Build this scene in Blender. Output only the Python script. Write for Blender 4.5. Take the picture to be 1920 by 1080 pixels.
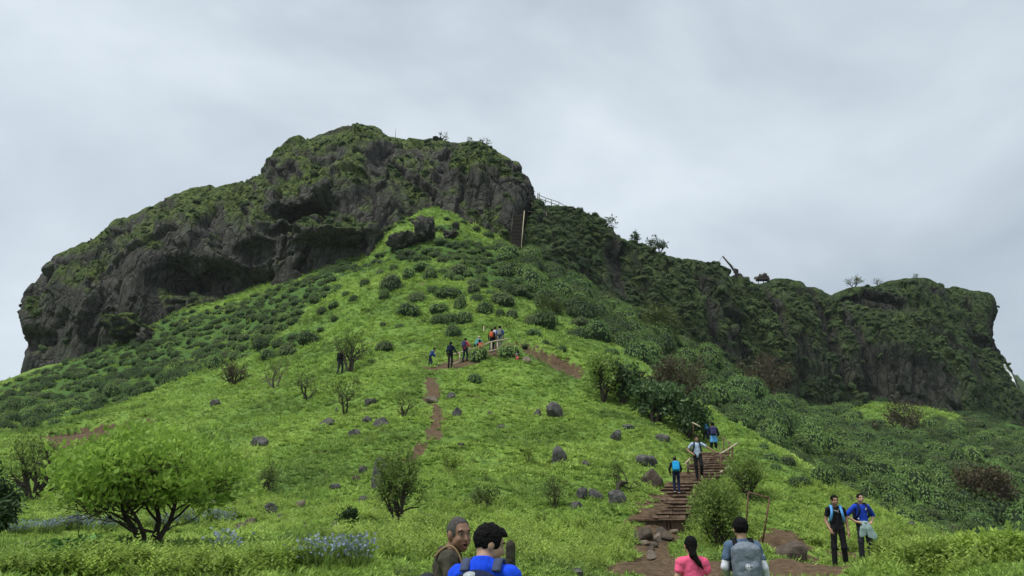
import bpy, math, random
import numpy as np
from mathutils import Vector

# ------------------------------------------------------------------ scene, camera, sky, sun, exposure
scene = bpy.context.scene
for o_ in list(bpy.data.objects):
    bpy.data.objects.remove(o_)
CAM_Z = 1.6
FOC = 1500.0                       # focal length in pixels of the 1920 px wide photograph
PITCH = math.radians(17.05)
cam_data = bpy.data.cameras.new('camera')
cam_data.sensor_width = 36.0
cam_data.lens = FOC / 1920.0 * 36.0
cam_data.clip_start = 0.1
cam_data.clip_end = 9000.0
cam = bpy.data.objects.new('camera', cam_data)
scene.collection.objects.link(cam)
cam.location = (0, 0, CAM_Z)
cam.rotation_euler = (math.radians(90) + PITCH, 0, 0)
scene.camera = cam

SUN_AZ, SUN_EL = math.radians(238), math.radians(66)     # azimuth clockwise from +Y (view direction)
world = bpy.data.worlds.new('World')
scene.world = world
world.use_nodes = True
nt = world.node_tree
nt.nodes.clear()
w_out = nt.nodes.new('ShaderNodeOutputWorld')
w_bg = nt.nodes.new('ShaderNodeBackground')
w_bg.inputs['Strength'].default_value = 0.1
w_sky = nt.nodes.new('ShaderNodeTexSky')
w_sky.sky_type = 'NISHITA'
w_sky.sun_disc = False
w_sky.sun_elevation = SUN_EL
w_sky.sun_rotation = SUN_AZ
w_tc = nt.nodes.new('ShaderNodeTexCoord')
w_map = nt.nodes.new('ShaderNodeMapping')
w_map.inputs['Scale'].default_value = (1.0, 1.0, 1.7)
w_map.inputs['Location'].default_value = (0.35, 0.1, 0.55)
w_n = nt.nodes.new('ShaderNodeTexNoise')
w_n.inputs['Scale'].default_value = 2.1
w_n.inputs['Detail'].default_value = 5.0
w_n.inputs['Roughness'].default_value = 0.5
w_n.inputs['Distortion'].default_value = 0.35
w_r = nt.nodes.new('ShaderNodeValToRGB')
w_r.color_ramp.elements[0].position = 0.30
w_r.color_ramp.elements[0].color = (0.188, 0.222, 0.254, 1)
w_r.color_ramp.elements[1].position = 0.72
w_r.color_ramp.elements[1].color = (0.395, 0.432, 0.458, 1)
w_s = nt.nodes.new('ShaderNodeVectorMath')
w_s.operation = 'SCALE'
w_s.inputs['Scale'].default_value = 10.0
w_m = nt.nodes.new('ShaderNodeMix')
w_m.data_type = 'RGBA'
w_m.inputs['Factor'].default_value = 0.93
nt.links.new(w_tc.outputs['Generated'], w_map.inputs['Vector'])
nt.links.new(w_map.outputs['Vector'], w_n.inputs['Vector'])
nt.links.new(w_n.outputs['Fac'], w_r.inputs['Fac'])
nt.links.new(w_r.outputs['Color'], w_s.inputs[0])
nt.links.new(w_sky.outputs['Color'], w_m.inputs['A'])
nt.links.new(w_s.outputs['Vector'], w_m.inputs['B'])
nt.links.new(w_m.outputs['Result'], w_bg.inputs['Color'])
nt.links.new(w_bg.outputs['Background'], w_out.inputs['Surface'])

sun_data = bpy.data.lights.new('sun', 'SUN')
sun_data.energy = 1.5
sun_data.angle = math.radians(24)
sun_data.color = (1.0, 0.97, 0.91)
sun = bpy.data.objects.new('sun', sun_data)
scene.collection.objects.link(sun)
sun.location = (-60, -60, 160)
sdir = Vector((math.sin(SUN_AZ) * math.cos(SUN_EL), math.cos(SUN_AZ) * math.cos(SUN_EL), math.sin(SUN_EL)))
sun.rotation_euler = sdir.to_track_quat('Z', 'Y').to_euler()

scene.view_settings.view_transform = 'Standard'
scene.view_settings.look = 'None'
scene.view_settings.gamma = 1.0
scene.view_settings.exposure = 1.12
scene.view_settings.use_curve_mapping = False
scene.render.engine = 'CYCLES'
scene.cycles.use_denoising = True
scene.cycles.max_bounces = 6
scene.cycles.diffuse_bounces = 3
scene.cycles.transparent_max_bounces = 6

rng = np.random.default_rng(7)
random.seed(7)
R2D = math.degrees

# ------------------------------------------------------------------ helpers
CP, SP = math.cos(PITCH), math.sin(PITCH)

def ray(px, py):
    """slopes (X/Y, (Z-cam)/Y) of the sight line through a point measured in the photograph"""
    xc, yc = (px - 960.0) / FOC, (540.0 - py) / FOC
    dy = CP - yc * SP
    return xc / dy, (SP + yc * CP) / dy

def at(px, py, Y):
    a, b = ray(px, py)
    return np.array([a * Y, Y, CAM_Z + b * Y])

def _hash(ix, iy, iz, seed):
    h = (ix.astype(np.uint32) * np.uint32(374761393) + iy.astype(np.uint32) * np.uint32(668265263)
         + iz.astype(np.uint32) * np.uint32(2147483647 - 58) + np.uint32(seed * 1013904223 & 0xffffffff))
    h = (h ^ (h >> np.uint32(13))) * np.uint32(1274126177)
    h = (h ^ (h >> np.uint32(16))) * np.uint32(2246822519)
    return h ^ (h >> np.uint32(15))

def noise3(x, y, z, seed=0):
    """gradient noise, about -1..1"""
    x, y, z = np.broadcast_arrays(np.asarray(x, float), np.asarray(y, float), np.asarray(z, float))
    xi, yi, zi = np.floor(x).astype(np.int64), np.floor(y).astype(np.int64), np.floor(z).astype(np.int64)
    xf, yf, zf = x - xi, y - yi, z - zi
    u, v, w = (t * t * t * (t * (t * 6 - 15) + 10) for t in (xf, yf, zf))
    out = 0.0
    for dx in (0, 1):
        for dy in (0, 1):
            for dz in (0, 1):
                h = _hash(xi + dx, yi + dy, zi + dz, seed)
                gx = (h & np.uint32(1023)).astype(float) / 511.5 - 1
                gy = ((h >> np.uint32(10)) & np.uint32(1023)).astype(float) / 511.5 - 1
                gz = ((h >> np.uint32(20)) & np.uint32(1023)).astype(float) / 511.5 - 1
                d = gx * (xf - dx) + gy * (yf - dy) + gz * (zf - dz)
                out = out + d * (u if dx else 1 - u) * (v if dy else 1 - v) * (w if dz else 1 - w)
    return out * 1.3

def fbm(x, y, z, octv=4, seed=0, gain=0.5, lac=2.03):
    a, s, f = 1.0, 0.0, 1.0
    for k in range(octv):
        s = s + a * noise3(x * f, y * f, z * f, seed + k * 17)
        a *= gain
        f *= lac
    return s

def sstep(a, b, x):
    t = np.clip((x - a) / (b - a), 0, 1)
    return t * t * (3 - 2 * t)

def tag(o, label=None, cat=None, group=None, kind=None):
    if label: o['label'] = label
    if cat: o['category'] = cat
    if group: o['group'] = group
    if kind: o['kind'] = kind
    return o

def mesh_of(name, V, F, mats=None, smooth=False, mat_idx=None):
    """V (n,3); F: (m,k) array of one face size, or a list of mixed faces"""
    me = bpy.data.meshes.new(name)
    V = np.asarray(V, np.float32)
    if isinstance(F, np.ndarray):
        m, k = F.shape
        me.vertices.add(len(V)); me.vertices.foreach_set('co', V.ravel())
        me.loops.add(m * k); me.loops.foreach_set('vertex_index', F.astype(np.int32).ravel())
        me.polygons.add(m)
        me.polygons.foreach_set('loop_start', np.arange(0, m * k, k, dtype=np.int32))
        me.polygons.foreach_set('loop_total', np.full(m, k, np.int32))
        me.update(calc_edges=True)
    else:
        me.from_pydata(V.tolist(), [], [list(f) for f in F])
        me.update()
    for m_ in (mats if isinstance(mats, (list, tuple)) else [mats]):
        if m_ is not None: me.materials.append(m_)
    if mat_idx is not None:
        me.polygons.foreach_set('material_index', np.asarray(mat_idx, np.int32))
    if smooth:
        me.polygons.foreach_set('use_smooth', np.ones(len(me.polygons), bool))
    return me

def link(name, data, parent=None, loc=None, rot=None, scale=None):
    o = bpy.data.objects.new(name, data)
    scene.collection.objects.link(o)
    if parent is not None: o.parent = parent
    if loc is not None: o.location = tuple(float(c) for c in loc)
    if rot is not None: o.rotation_euler = tuple(float(c) for c in rot)
    if scale is not None: o.scale = (scale,) * 3 if np.isscalar(scale) else tuple(scale)
    return o

class MB:
    """collects shapes into one mesh"""
    def __init__(self): self.V, self.F, self.M, self.n = [], [], [], 0
    def add(self, V, F, m=0):
        V = np.asarray(V, float)
        self.V.append(V)
        for f in F:
            self.F.append([int(i) + self.n for i in f]); self.M.append(m)
        self.n += len(V)
        return self
    def box(self, c, s, rz=0.0, m=0, jit=0.0):
        c, s = np.asarray(c, float), np.asarray(s, float) / 2
        P = np.array([[x, y, z] for z in (-1, 1) for y in (-1, 1) for x in (-1, 1)], float) * s
        if jit: P += rng.uniform(-jit, jit, P.shape)
        ca, sa = math.cos(rz), math.sin(rz)
        P = np.stack([P[:, 0] * ca - P[:, 1] * sa, P[:, 0] * sa + P[:, 1] * ca, P[:, 2]], 1) + c
        return self.add(P, [(0, 2, 3, 1), (4, 5, 7, 6), (0, 1, 5, 4), (2, 6, 7, 3), (0, 4, 6, 2), (1, 3, 7, 5)], m)
    def tube(self, pts, rad, n=6, m=0, cap=True, squash=1.0):
        V, F = tube(pts, rad, n, cap)
        return self.add(V, F, m)
    def obj(self, name, mats, parent=None, smooth=True, loc=None, rot=None):
        V = np.concatenate(self.V) if self.V else np.zeros((0, 3))
        me = mesh_of(name, V, self.F, mats, smooth, self.M)
        return link(name, me, parent, loc, rot)

def tube(pts, rad, n=6, cap=True):
    P = np.asarray(pts, float)
    rad = np.full(len(P), rad) if np.isscalar(rad) else np.asarray(rad, float)
    T = np.gradient(P, axis=0)
    T /= np.linalg.norm(T, axis=1, keepdims=True) + 1e-9
    ref = np.array([0.0, 0.0, 1.0]) if abs(T[0, 2]) < 0.9 else np.array([1.0, 0.0, 0.0])
    V = []
    a = np.cross(ref, T[0]); a /= np.linalg.norm(a)
    ang = np.arange(n) * 2 * math.pi / n
    for p, t, r in zip(P, T, rad):
        a = a - t * np.dot(a, t); a /= np.linalg.norm(a) + 1e-9
        b = np.cross(t, a)
        V.append(p + r * (np.cos(ang)[:, None] * a + np.sin(ang)[:, None] * b))
    V = np.concatenate(V)
    F = []
    for i in range(len(P) - 1):
        for k in range(n):
            k2 = (k + 1) % n
            F.append((i * n + k, i * n + k2, (i + 1) * n + k2, (i + 1) * n + k))
    if cap:
        F.append(tuple(range(n - 1, -1, -1)))
        F.append(tuple(range((len(P) - 1) * n, len(P) * n)))
    return V, F

def sphere_grid(nu, nv):
    th = np.linspace(0, math.pi, nv); ph = np.arange(nu) * 2 * math.pi / nu
    P = np.array([[math.sin(t) * math.cos(p), math.sin(t) * math.sin(p), math.cos(t)] for t in th[1:-1] for p in ph] + [[0, 0, 1], [0, 0, -1]])
    F = []
    for i in range(nv - 3):
        for j in range(nu):
            a, b = i * nu + j, i * nu + (j + 1) % nu
            F.append((a, a + nu, b + nu, b))
    t, bt = (nv - 2) * nu, (nv - 2) * nu + 1
    for j in range(nu):
        F.append((t, j, (j + 1) % nu))
        k = (nv - 3) * nu
        F.append((bt, k + (j + 1) % nu, k + j))
    return P, F

def empty(name, loc, rz=0.0):
    o = bpy.data.objects.new(name, None)
    scene.collection.objects.link(o)
    o.empty_display_size = 0.2
    o.location = tuple(float(c) for c in loc)
    o.rotation_euler = (0, 0, rz)
    return o

# ------------------------------------------------------------------ materials
MATS = {}

def nodes_mat(name):
    m = bpy.data.materials.new(name)
    m.use_nodes = True
    t = m.node_tree
    b = t.nodes['Principled BSDF']
    return m, t, b

def _noise(t, vec, scale, detail=4, rough=0.55):
    n = t.nodes.new('ShaderNodeTexNoise')
    n.inputs['Scale'].default_value = scale
    n.inputs['Detail'].default_value = detail
    n.inputs['Roughness'].default_value = rough
    t.links.new(vec, n.inputs['Vector'])
    return n.outputs['Fac']

def _ramp(t, fac, stops):
    r = t.nodes.new('ShaderNodeValToRGB')
    e = r.color_ramp.elements
    while len(e) < len(stops): e.new(0.5)
    for el, (p, c) in zip(e, stops):
        el.position = p
        el.color = (*c, 1)
    t.links.new(fac, r.inputs['Fac'])
    return r.outputs['Color']

def _mix(t, fac, a, b, mode='MIX'):
    x = t.nodes.new('ShaderNodeMix')
    x.data_type = 'RGBA'
    x.blend_type = mode
    for key, v in (('Factor', fac), ('A', a), ('B', b)):
        if isinstance(v, (int, float)): x.inputs[key].default_value = v
        elif isinstance(v, tuple): x.inputs[key].default_value = (*v, 1)
        else: t.links.new(v, x.inputs[key])
    return x.outputs['Result']

def _pos(t, obj=False):
    if obj:
        return t.nodes.new('ShaderNodeTexCoord').outputs['Object']
    return t.nodes.new('ShaderNodeNewGeometry').outputs['Position']

def _bump(t, b, h, strength=0.4, dist=0.05):
    n = t.nodes.new('ShaderNodeBump')
    n.inputs['Strength'].default_value = strength
    n.inputs['Distance'].default_value = dist
    t.links.new(h, n.inputs['Height'])
    t.links.new(n.outputs['Normal'], b.inputs['Normal'])

def plain(name, col, rough=0.75, var=0.25, scale=18.0, bump=0.0, metal=0.0, spec=0.3):
    """one colour with slight uneven tone and optional fine relief"""
    if name in MATS: return MATS[name]
    m, t, b = nodes_mat(name)
    p = _pos(t, True)
    f = _noise(t, p, scale, 4)
    lo = tuple(c * (1 - var) for c in col); hi = tuple(min(1, c * (1 + var)) for c in col)
    t.links.new(_ramp(t, f, [(0.3, lo), (0.7, hi)]), b.inputs['Base Color'])
    b.inputs['Roughness'].default_value = rough
    b.inputs['Metallic'].default_value = metal
    b.inputs['Specular IOR Level'].default_value = spec
    if bump: _bump(t, b, f, bump, 0.02)
    MATS[name] = m
    return m

def leaf_mat(name, cols, scale=0.25, trans=0.3, rand=0.35):
    """foliage: patchy colour over the ground, each plant a little different, light through the blade"""
    if name in MATS: return MATS[name]
    m, t, b = nodes_mat(name)
    p = _pos(t)
    f = _noise(t, p, scale, 3)
    c = _ramp(t, f, [(0.32 + 0.36 * i / max(1, len(cols) - 1), k) for i, k in enumerate(cols)])
    oi = t.nodes.new('ShaderNodeObjectInfo')
    hv = t.nodes.new('ShaderNodeHueSaturation')
    mr = t.nodes.new('ShaderNodeMapRange')
    mr.inputs['To Min'].default_value = 1 - rand
    mr.inputs['To Max'].default_value = 1 + rand
    t.links.new(oi.outputs['Random'], mr.inputs['Value'])
    f2 = _noise(t, p, 9.0, 2)
    mul = t.nodes.new('ShaderNodeMath'); mul.operation = 'MULTIPLY'
    mr2 = t.nodes.new('ShaderNodeMapRange')
    mr2.inputs['From Min'].default_value = 0.3; mr2.inputs['From Max'].default_value = 0.7
    mr2.inputs['To Min'].default_value = 0.75; mr2.inputs['To Max'].default_value = 1.25
    t.links.new(f2, mr2.inputs['Value'])
    t.links.new(mr.outputs['Result'], mul.inputs[0]); t.links.new(mr2.outputs['Result'], mul.inputs[1])
    t.links.new(mul.outputs['Value'], hv.inputs['Value'])
    t.links.new(c, hv.inputs['Color'])
    b.inputs['Roughness'].default_value = 0.6
    b.inputs['Specular IOR Level'].default_value = 0.25
    t.links.new(hv.outputs['Color'], b.inputs['Base Color'])
    tr = t.nodes.new('ShaderNodeBsdfTranslucent')
    t.links.new(hv.outputs['Color'], tr.inputs['Color'])
    mx = t.nodes.new('ShaderNodeMixShader')
    mx.inputs[0].default_value = trans
    t.links.new(b.outputs[0], mx.inputs[1]); t.links.new(tr.outputs[0], mx.inputs[2])
    t.links.new(mx.outputs[0], t.nodes['Material Output'].inputs['Surface'])
    MATS[name] = m
    return m

G_LO, G_MID, G_HI = (0.175, 0.270, 0.066), (0.300, 0.440, 0.092), (0.400, 0.530, 0.130)
D_LO, D_MID, D_HI = (0.100, 0.172, 0.034), (0.148, 0.240, 0.044), (0.200, 0.300, 0.055)  # ground under the tufts: shade between the blades put into the colour

def ground_mat():
    m, t, b = nodes_mat('hillside_grass')
    p = _pos(t)
    big = _noise(t, p, 0.16, 4)
    mid = _noise(t, p, 1.1, 5, 0.6)
    fine = _noise(t, p, 7.0, 4, 0.6)
    c = _ramp(t, big, [(0.3, D_LO), (0.5, D_MID), (0.68, D_HI)])
    c = _mix(t, _ramp(t, mid, [(0.36, (1, 1, 1)), (0.52, (0, 0, 0))]), c, (0.08, 0.15, 0.03))
    c = _mix(t, _ramp(t, fine, [(0.34, (0.75, 0.75, 0.75)), (0.5, (0, 0, 0))]), c, (0.065, 0.115, 0.026))
    dry = _noise(t, p, 0.42, 5, 0.65)
    c = _mix(t, _ramp(t, dry, [(0.60, (0, 0, 0)), (0.70, (0.8, 0.8, 0.8))]), c, (0.125, 0.115, 0.045))
    at_ = t.nodes.new('ShaderNodeAttribute'); at_.attribute_name = 'soil'
    sn = t.nodes.new('ShaderNodeMath'); sn.operation = 'MULTIPLY_ADD'; sn.inputs[1].default_value = 1.3
    t.links.new(_noise(t, p, 3.0, 5, 0.65), sn.inputs[0]); t.links.new(at_.outputs['Fac'], sn.inputs[2])
    smask = _ramp(t, sn.outputs[0], [(0.98, (0, 0, 0)), (1.0, (1, 1, 1))])
    sn.inputs[1].default_value = 0.9
    sc = _ramp(t, fine, [(0.3, (0.050, 0.034, 0.020)), (0.7, (0.150, 0.102, 0.060))])
    c = _mix(t, smask, c, sc)
    ab = t.nodes.new('ShaderNodeAttribute'); ab.attribute_name = 'scrub'
    c = _mix(t, ab.outputs['Fac'], c, (0.06, 0.12, 0.028))
    t.links.new(c, b.inputs['Base Color'])
    b.inputs['Roughness'].default_value = 0.9
    b.inputs['Specular IOR Level'].default_value = 0.1
    _bump(t, b, fine, 0.6, 0.08)
    return m

def rock_mat(name, c0, c1, moss=True, scale=0.5, mosscols=((0.05, 0.10, 0.02), (0.12, 0.20, 0.03)), stretch=1.0):
    if name in MATS: return MATS[name]
    m, t, b = nodes_mat(name)
    p = _pos(t)
    mp = t.nodes.new('ShaderNodeMapping')
    mp.inputs['Scale'].default_value = (1, 1, stretch)
    t.links.new(p, mp.inputs['Vector'])
    f = _noise(t, mp.outputs['Vector'], scale, 8, 0.65)
    f2 = _noise(t, mp.outputs['Vector'], scale * 6, 6, 0.6)
    c = _ramp(t, f, [(0.3, c0), (0.68, c1)])
    c = _mix(t, 0.45, c, _ramp(t, f2, [(0.3, tuple(k * 0.4 for k in c0)), (0.72, tuple(min(1, k * 1.6) for k in c1))]))
    if moss:
        a = t.nodes.new('ShaderNodeAttribute'); a.attribute_name = 'moss'
        f3 = _noise(t, p, scale * 3, 5, 0.6)
        c = _mix(t, a.outputs['Fac'], c, _ramp(t, f3, [(0.32, mosscols[0]), (0.66, mosscols[1])]))
    t.links.new(c, b.inputs['Base Color'])
    b.inputs['Roughness'].default_value = 0.85
    b.inputs['Specular IOR Level'].default_value = 0.2
    m3 = t.nodes.new('ShaderNodeMapping'); m3.inputs['Scale'].default_value = (1, 1, 0.16)
    t.links.new(p, m3.inputs['Vector'])
    f4 = _noise(t, m3.outputs['Vector'], scale * 7, 7, 0.7)
    ad = t.nodes.new('ShaderNodeMath'); ad.operation = 'ADD'
    t.links.new(f2, ad.inputs[0]); t.links.new(f4, ad.inputs[1])
    if stretch < 1:                                   # fissures between the basalt columns
        vo = t.nodes.new('ShaderNodeTexVoronoi'); vo.feature = 'DISTANCE_TO_EDGE'
        vo.inputs['Scale'].default_value = 0.55
        wv = t.nodes.new('ShaderNodeVectorMath'); wv.operation = 'MULTIPLY_ADD'
        wn = t.nodes.new('ShaderNodeTexNoise'); wn.inputs['Scale'].default_value = 0.7; wn.inputs['Detail'].default_value = 4
        t.links.new(p, wn.inputs['Vector'])
        m4 = t.nodes.new('ShaderNodeMapping'); m4.inputs['Scale'].default_value = (1, 1, 0.3)
        t.links.new(p, m4.inputs['Vector'])
        t.links.new(wn.outputs['Color'], wv.inputs[0]); wv.inputs[1].default_value = (1.2, 1.2, 1.2); t.links.new(m4.outputs['Vector'], wv.inputs[2])
        t.links.new(wv.outputs[0], vo.inputs['Vector'])
        mr = t.nodes.new('ShaderNodeMapRange'); mr.inputs['From Max'].default_value = 0.12; mr.inputs['To Max'].default_value = 0.8
        t.links.new(vo.outputs['Distance'], mr.inputs['Value'])
        ad2 = t.nodes.new('ShaderNodeMath'); ad2.operation = 'ADD'
        t.links.new(ad.outputs[0], ad2.inputs[0]); t.links.new(mr.outputs['Result'], ad2.inputs[1])
        ad = ad2
    _bump(t, b, ad.outputs[0], 1.0, 0.25 / max(scale, 0.2))
    MATS[name] = m
    return m
# ------------------------------------------------------------------ the hillside: control points (photo x, photo y, distance)
CTRL = [
 # bank behind the walkers and the foreground lawn
 (0,1080,8.5),(250,1080,8.8),(500,1080,8.8),(700,1080,9),(900,1080,10.5),(1050,1080,12),(1200,1080,14),(1400,1080,14.5),(1600,1080,15),(1720,1080,13),(1900,1080,10),
 (0,1030,13.5),(265,1027,17),(500,1030,14),(750,1030,12.5),(1000,1040,15),(1150,1050,17),(1250,1052,18),(1400,1060,17.5),(1570,1062,19),(1680,1058,18),(1850,1050,15),
 (0,1000,20),(300,996,20.5),(600,990,18),(900,985,19),(1100,985,21),(1235,975,23),(1450,1010,21),(1600,1012,23),
 (0,930,28),(200,940,27),(500,940,25),(750,940,23.5),(1000,940,24.5),(1150,940,25.5),(1273,945,27),(1400,950,26.5),(1520,955,27),
 (0,870,38),(250,880,34),(500,880,31),(750,880,29),(1000,880,29.5),(1200,890,30),(1311,906,29.5),(1420,880,33),
 (100,830,46),(300,830,42),(500,820,39),(800,820,35),(1000,820,36),(1200,820,37),(1340,853,40),(1325,832,43),
 (0,790,66),(200,780,58),(400,760,52),(600,760,46),(800,750,43),(1000,750,44.5),(1150,760,46),(1250,780,46),
 (0,732,95),(200,715,86),(400,700,68),(637,702,52),(800,700,49.5),(900,686,51.5),(1000,680,51.5),(1100,698,51),
 (200,656,112),(400,640,90),(600,640,66),(750,640,59),(850,640,58),(936,652,56),(1000,622,63),(1100,655,60),
 (350,585,110),(500,585,90),(650,580,73),(800,580,68),(950,580,69),(1050,610,72),
 (500,545,107),(620,525,92),(800,510,83),(950,510,86),(1050,560,88),
 (700,485,103),(800,462,96),(900,450,103),(960,468,107),(1020,505,104),
 (740,425,108),(770,420,108),(815,404,107),(850,408,109),(920,440,108),
 # edge of the bright slope, falling away behind it to the shrubs
 (1200,690,55),(1290,752,50),(1370,802,45),(1450,852,40),(1560,918,34),(1660,978,28),(1750,1018,23),(1850,1056,18.5),
 (1300,752,58),(1380,806,55),(1460,856,52),(1570,922,46),(1670,980,40),(1770,1022,34),(1870,1062,28),
 (1080,558,97),(1200,604,96),(1300,664,95),(1400,742,92),(1480,812,88),
 (1200,660,74),(1300,715,74),(1400,775,72),(1500,840,68),(1600,892,66),(1700,940,62),(1800,995,56),(1900,1045,48),
 (1900,930,88),(1800,870,100),(1700,840,108),(1600,812,122),(1900,830,135),
 (1620,758,152),(1720,765,152),(1800,775,154),(1900,800,165),
 (1150,575,116),(1250,650,124),(1350,698,132),(1450,742,142),(1540,772,150),
 # under and behind the cliffs
 (30,712,128),(90,690,124),(160,672,120),(0,748,150),(0,800,260),(200,690,170),(400,640,170),(600,560,170),(800,480,170),(1000,480,170),(1200,600,200),(1400,700,220),(1600,790,230),(1900,830,240),
 (-120,900,30),(-120,960,20),(-120,800,70),(-120,760,110),(2040,1075,20),(2040,1000,60),(2040,900,110),(2040,850,170),
]
NEAR = []                                            # level ground where the camera and the nearest walkers stand
for th in (-0.75, -0.5, -0.25, 0.0, 0.25, 0.5, 0.75):
    for r_ in (1.5, 3.5, 6.3):
        NEAR.append((th, r_, 0.0))
for th in (0.16, 0.22, 0.27):
    NEAR.append((th, 9.0, 0.0)); NEAR.append((th, 11.6, 0.02))
NEAR += [(0.4, 8.5, 0.25), (0.36, 11.5, 0.45), (0.05, 8.2, 0.25), (0.05, 11, 0.8)]
_T, _R, _E = [], [], []
for px, py, Y in CTRL:
    x, y, z = at(px, py, Y)
    r = math.hypot(x, y)
    _T.append(math.atan2(x, y)); _R.append(math.log(r)); _E.append((z - CAM_Z) / r)
for th, r, z in NEAR:
    _T.append(th); _R.append(math.log(r)); _E.append((z - CAM_Z) / r)
KT = 3.0
_A = np.stack([np.array(_T) * KT, np.array(_R)], 1)
_E = np.array(_E)

def _tps(d2):
    return 0.5 * d2 * np.log(d2 + 1e-12)
_n = len(_A)
_K = _tps(((_A[:, None] - _A[None]) ** 2).sum(-1)) + np.eye(_n) * 2e-4
_P = np.concatenate([np.ones((_n, 1)), _A], 1)
_S = np.linalg.solve(np.block([[_K, _P], [_P.T, np.zeros((3, 3))]]), np.concatenate([_E, np.zeros(3)]))

def _exact_height(x, y):
    x, y = np.asarray(x, float), np.asarray(y, float)
    sh = x.shape
    x, y = x.ravel(), y.ravel()
    th, r = np.arctan2(x, y), np.hypot(x, y) + 1e-6
    tc = np.clip(th, -0.82, 0.82)
    lr = np.log(np.clip(r, 1.5, 260))
    e = np.empty(len(x))
    for i in range(0, len(x), 20000):
        q = np.stack([tc[i:i + 20000] * KT, lr[i:i + 20000]], 1)
        d2 = ((q[:, None, :] - _A[None]) ** 2).sum(-1)
        e[i:i + 20000] = _tps(d2) @ _S[:_n] + _S[_n] + q @ _S[_n + 1:]
    z = CAM_Z + e * r
    z = np.where(r < 1.5, 0.0, z)
    far = sstep(230, 420, r)
    z = z * (1 - far) + far * (-25.0 - 0.02 * np.minimum(r, 2500))
    side = sstep(0.85, 1.7, np.abs(th)) * sstep(5, 25, r)
    z = z * (1 - side) + side * (-0.12 * np.minimum(r, 400))
    return z.reshape(sh)

_TT = np.radians(np.concatenate([np.linspace(-180, -47, 60)[:-1], np.linspace(-47, 47, 420), np.linspace(47, 180, 60)[1:]]))
_TR = np.linspace(math.log(1.0), math.log(6000), 640)
_tg, _rg = np.meshgrid(_TT, np.exp(_TR), indexing='ij')
_TZ = _exact_height(_rg * np.sin(_tg), _rg * np.cos(_tg)) 

def smooth_height(x, y):
    x, y = np.asarray(x, float), np.asarray(y, float)
    th, r = np.arctan2(x, y), np.hypot(x, y)
    i = np.clip(np.searchsorted(_TT, th) - 1, 0, len(_TT) - 2)
    ft = np.clip((th - _TT[i]) / (_TT[i + 1] - _TT[i]), 0, 1)
    q = np.clip((np.log(np.maximum(r, 1.0)) - _TR[0]) / (_TR[1] - _TR[0]), 0, len(_TR) - 1.001)
    j = q.astype(int); fr = q - j
    return (_TZ[i, j] * (1 - ft) + _TZ[i + 1, j] * ft) * (1 - fr) + (_TZ[i, j + 1] * (1 - ft) + _TZ[i + 1, j + 1] * ft) * fr

def bumps(x, y):
    r = np.hypot(x, y)
    k = sstep(6, 16, r)
    kk = sstep(13, 26, r)
    out = k * 0.22 * fbm(x / 5.0, y / 5.0, 0.3, 3, 5)
    wy = y + 0.5 * noise3(x / 2.5, y / 2.5, 0.0, 19)
    out = out + kk * 0.34 * (1 - 2 * np.abs(noise3(x / 1.9, wy / 1.15, 0.0, 21))) * (0.8 + 0.6 * noise3(x / 6, y / 6, 2.0, 3))
    out = out + k * 0.06 * fbm(x / 0.5, y / 0.42, 1.7, 2, 31)
    out = out + sstep(45, 90, r) * 0.7 * fbm(x / 11, y / 11, 4.0, 3, 41)
    return out

SCARPS = []                     # cut banks: (edge line on the ground, depth, reach downhill)

def scarp_cut(x, y):
    out = np.zeros(np.shape(x))
    for L, dep, reach in SCARPS:
        lo, hi = L.min(0) - reach * 3, L.max(0) + reach * 3
        k = (x > lo[0]) & (x < hi[0]) & (y > lo[1]) & (y < hi[1])
        if not np.any(k): continue
        xs, ys = x[k], y[k]
        o = np.argsort(L[:, 0])
        yl = np.interp(xs, L[o, 0], L[o, 1])
        rr = np.hypot(xs, ys)
        d = yl - ys + 0.35 * noise3(xs / 1.6, ys / 3.0, 0, 8)
        e = np.minimum(xs - L[:, 0].min(), L[:, 0].max() - xs)
        out[k] += dep * sstep(-0.1, 0.3 + 0.014 * rr, d) * np.exp(-np.maximum(d, 0) / reach) * sstep(0, 1.2, e)
    return out

def height(x, y, fine=True):
    x, y = np.asarray(x, float), np.asarray(y, float)
    z = smooth_height(x, y)
    return z + bumps(x, y) - scarp_cut(x, y) if fine else z

_YS = np.exp(np.linspace(math.log(7.0), math.log(240.0), 420))

def hit(px, py, ymin=7.0):
    """the spot of the hillside seen at a point of the photograph"""
    a, b = ray(px, py)
    ys = _YS[_YS >= ymin]
    g = height(a * ys, ys)
    zr = CAM_Z + b * ys
    below = np.nonzero(zr <= g)[0]
    i = int(below[0]) if len(below) else len(ys) - 1
    if i > 0:
        f0, f1 = zr[i - 1] - g[i - 1], zr[i] - g[i]
        y = ys[i - 1] + (ys[i] - ys[i - 1]) * (f0 / (f0 - f1 + 1e-9))
    else:
        y = ys[0]
    x = a * y
    return np.array([x, y, float(height(np.array([x]), np.array([y]))[0])])

def on_ground(x, y):
    return np.array([x, y, float(height(np.array([float(x)]), np.array([float(y)]))[0])])

def poly_hit(pts, ymin=7.0):
    return np.array([hit(px, py, ymin)[:2] for px, py in pts])

def inside(poly, x, y):
    x, y = np.asarray(x), np.asarray(y)
    c = np.zeros(x.shape, bool)
    n = len(poly)
    for i in range(n):
        x0, y0 = poly[i]; x1, y1 = poly[(i + 1) % n]
        k = ((y0 > y) != (y1 > y)) & (x < (x1 - x0) * (y - y0) / (y1 - y0 + 1e-12) + x0)
        c ^= k
    return c

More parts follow.
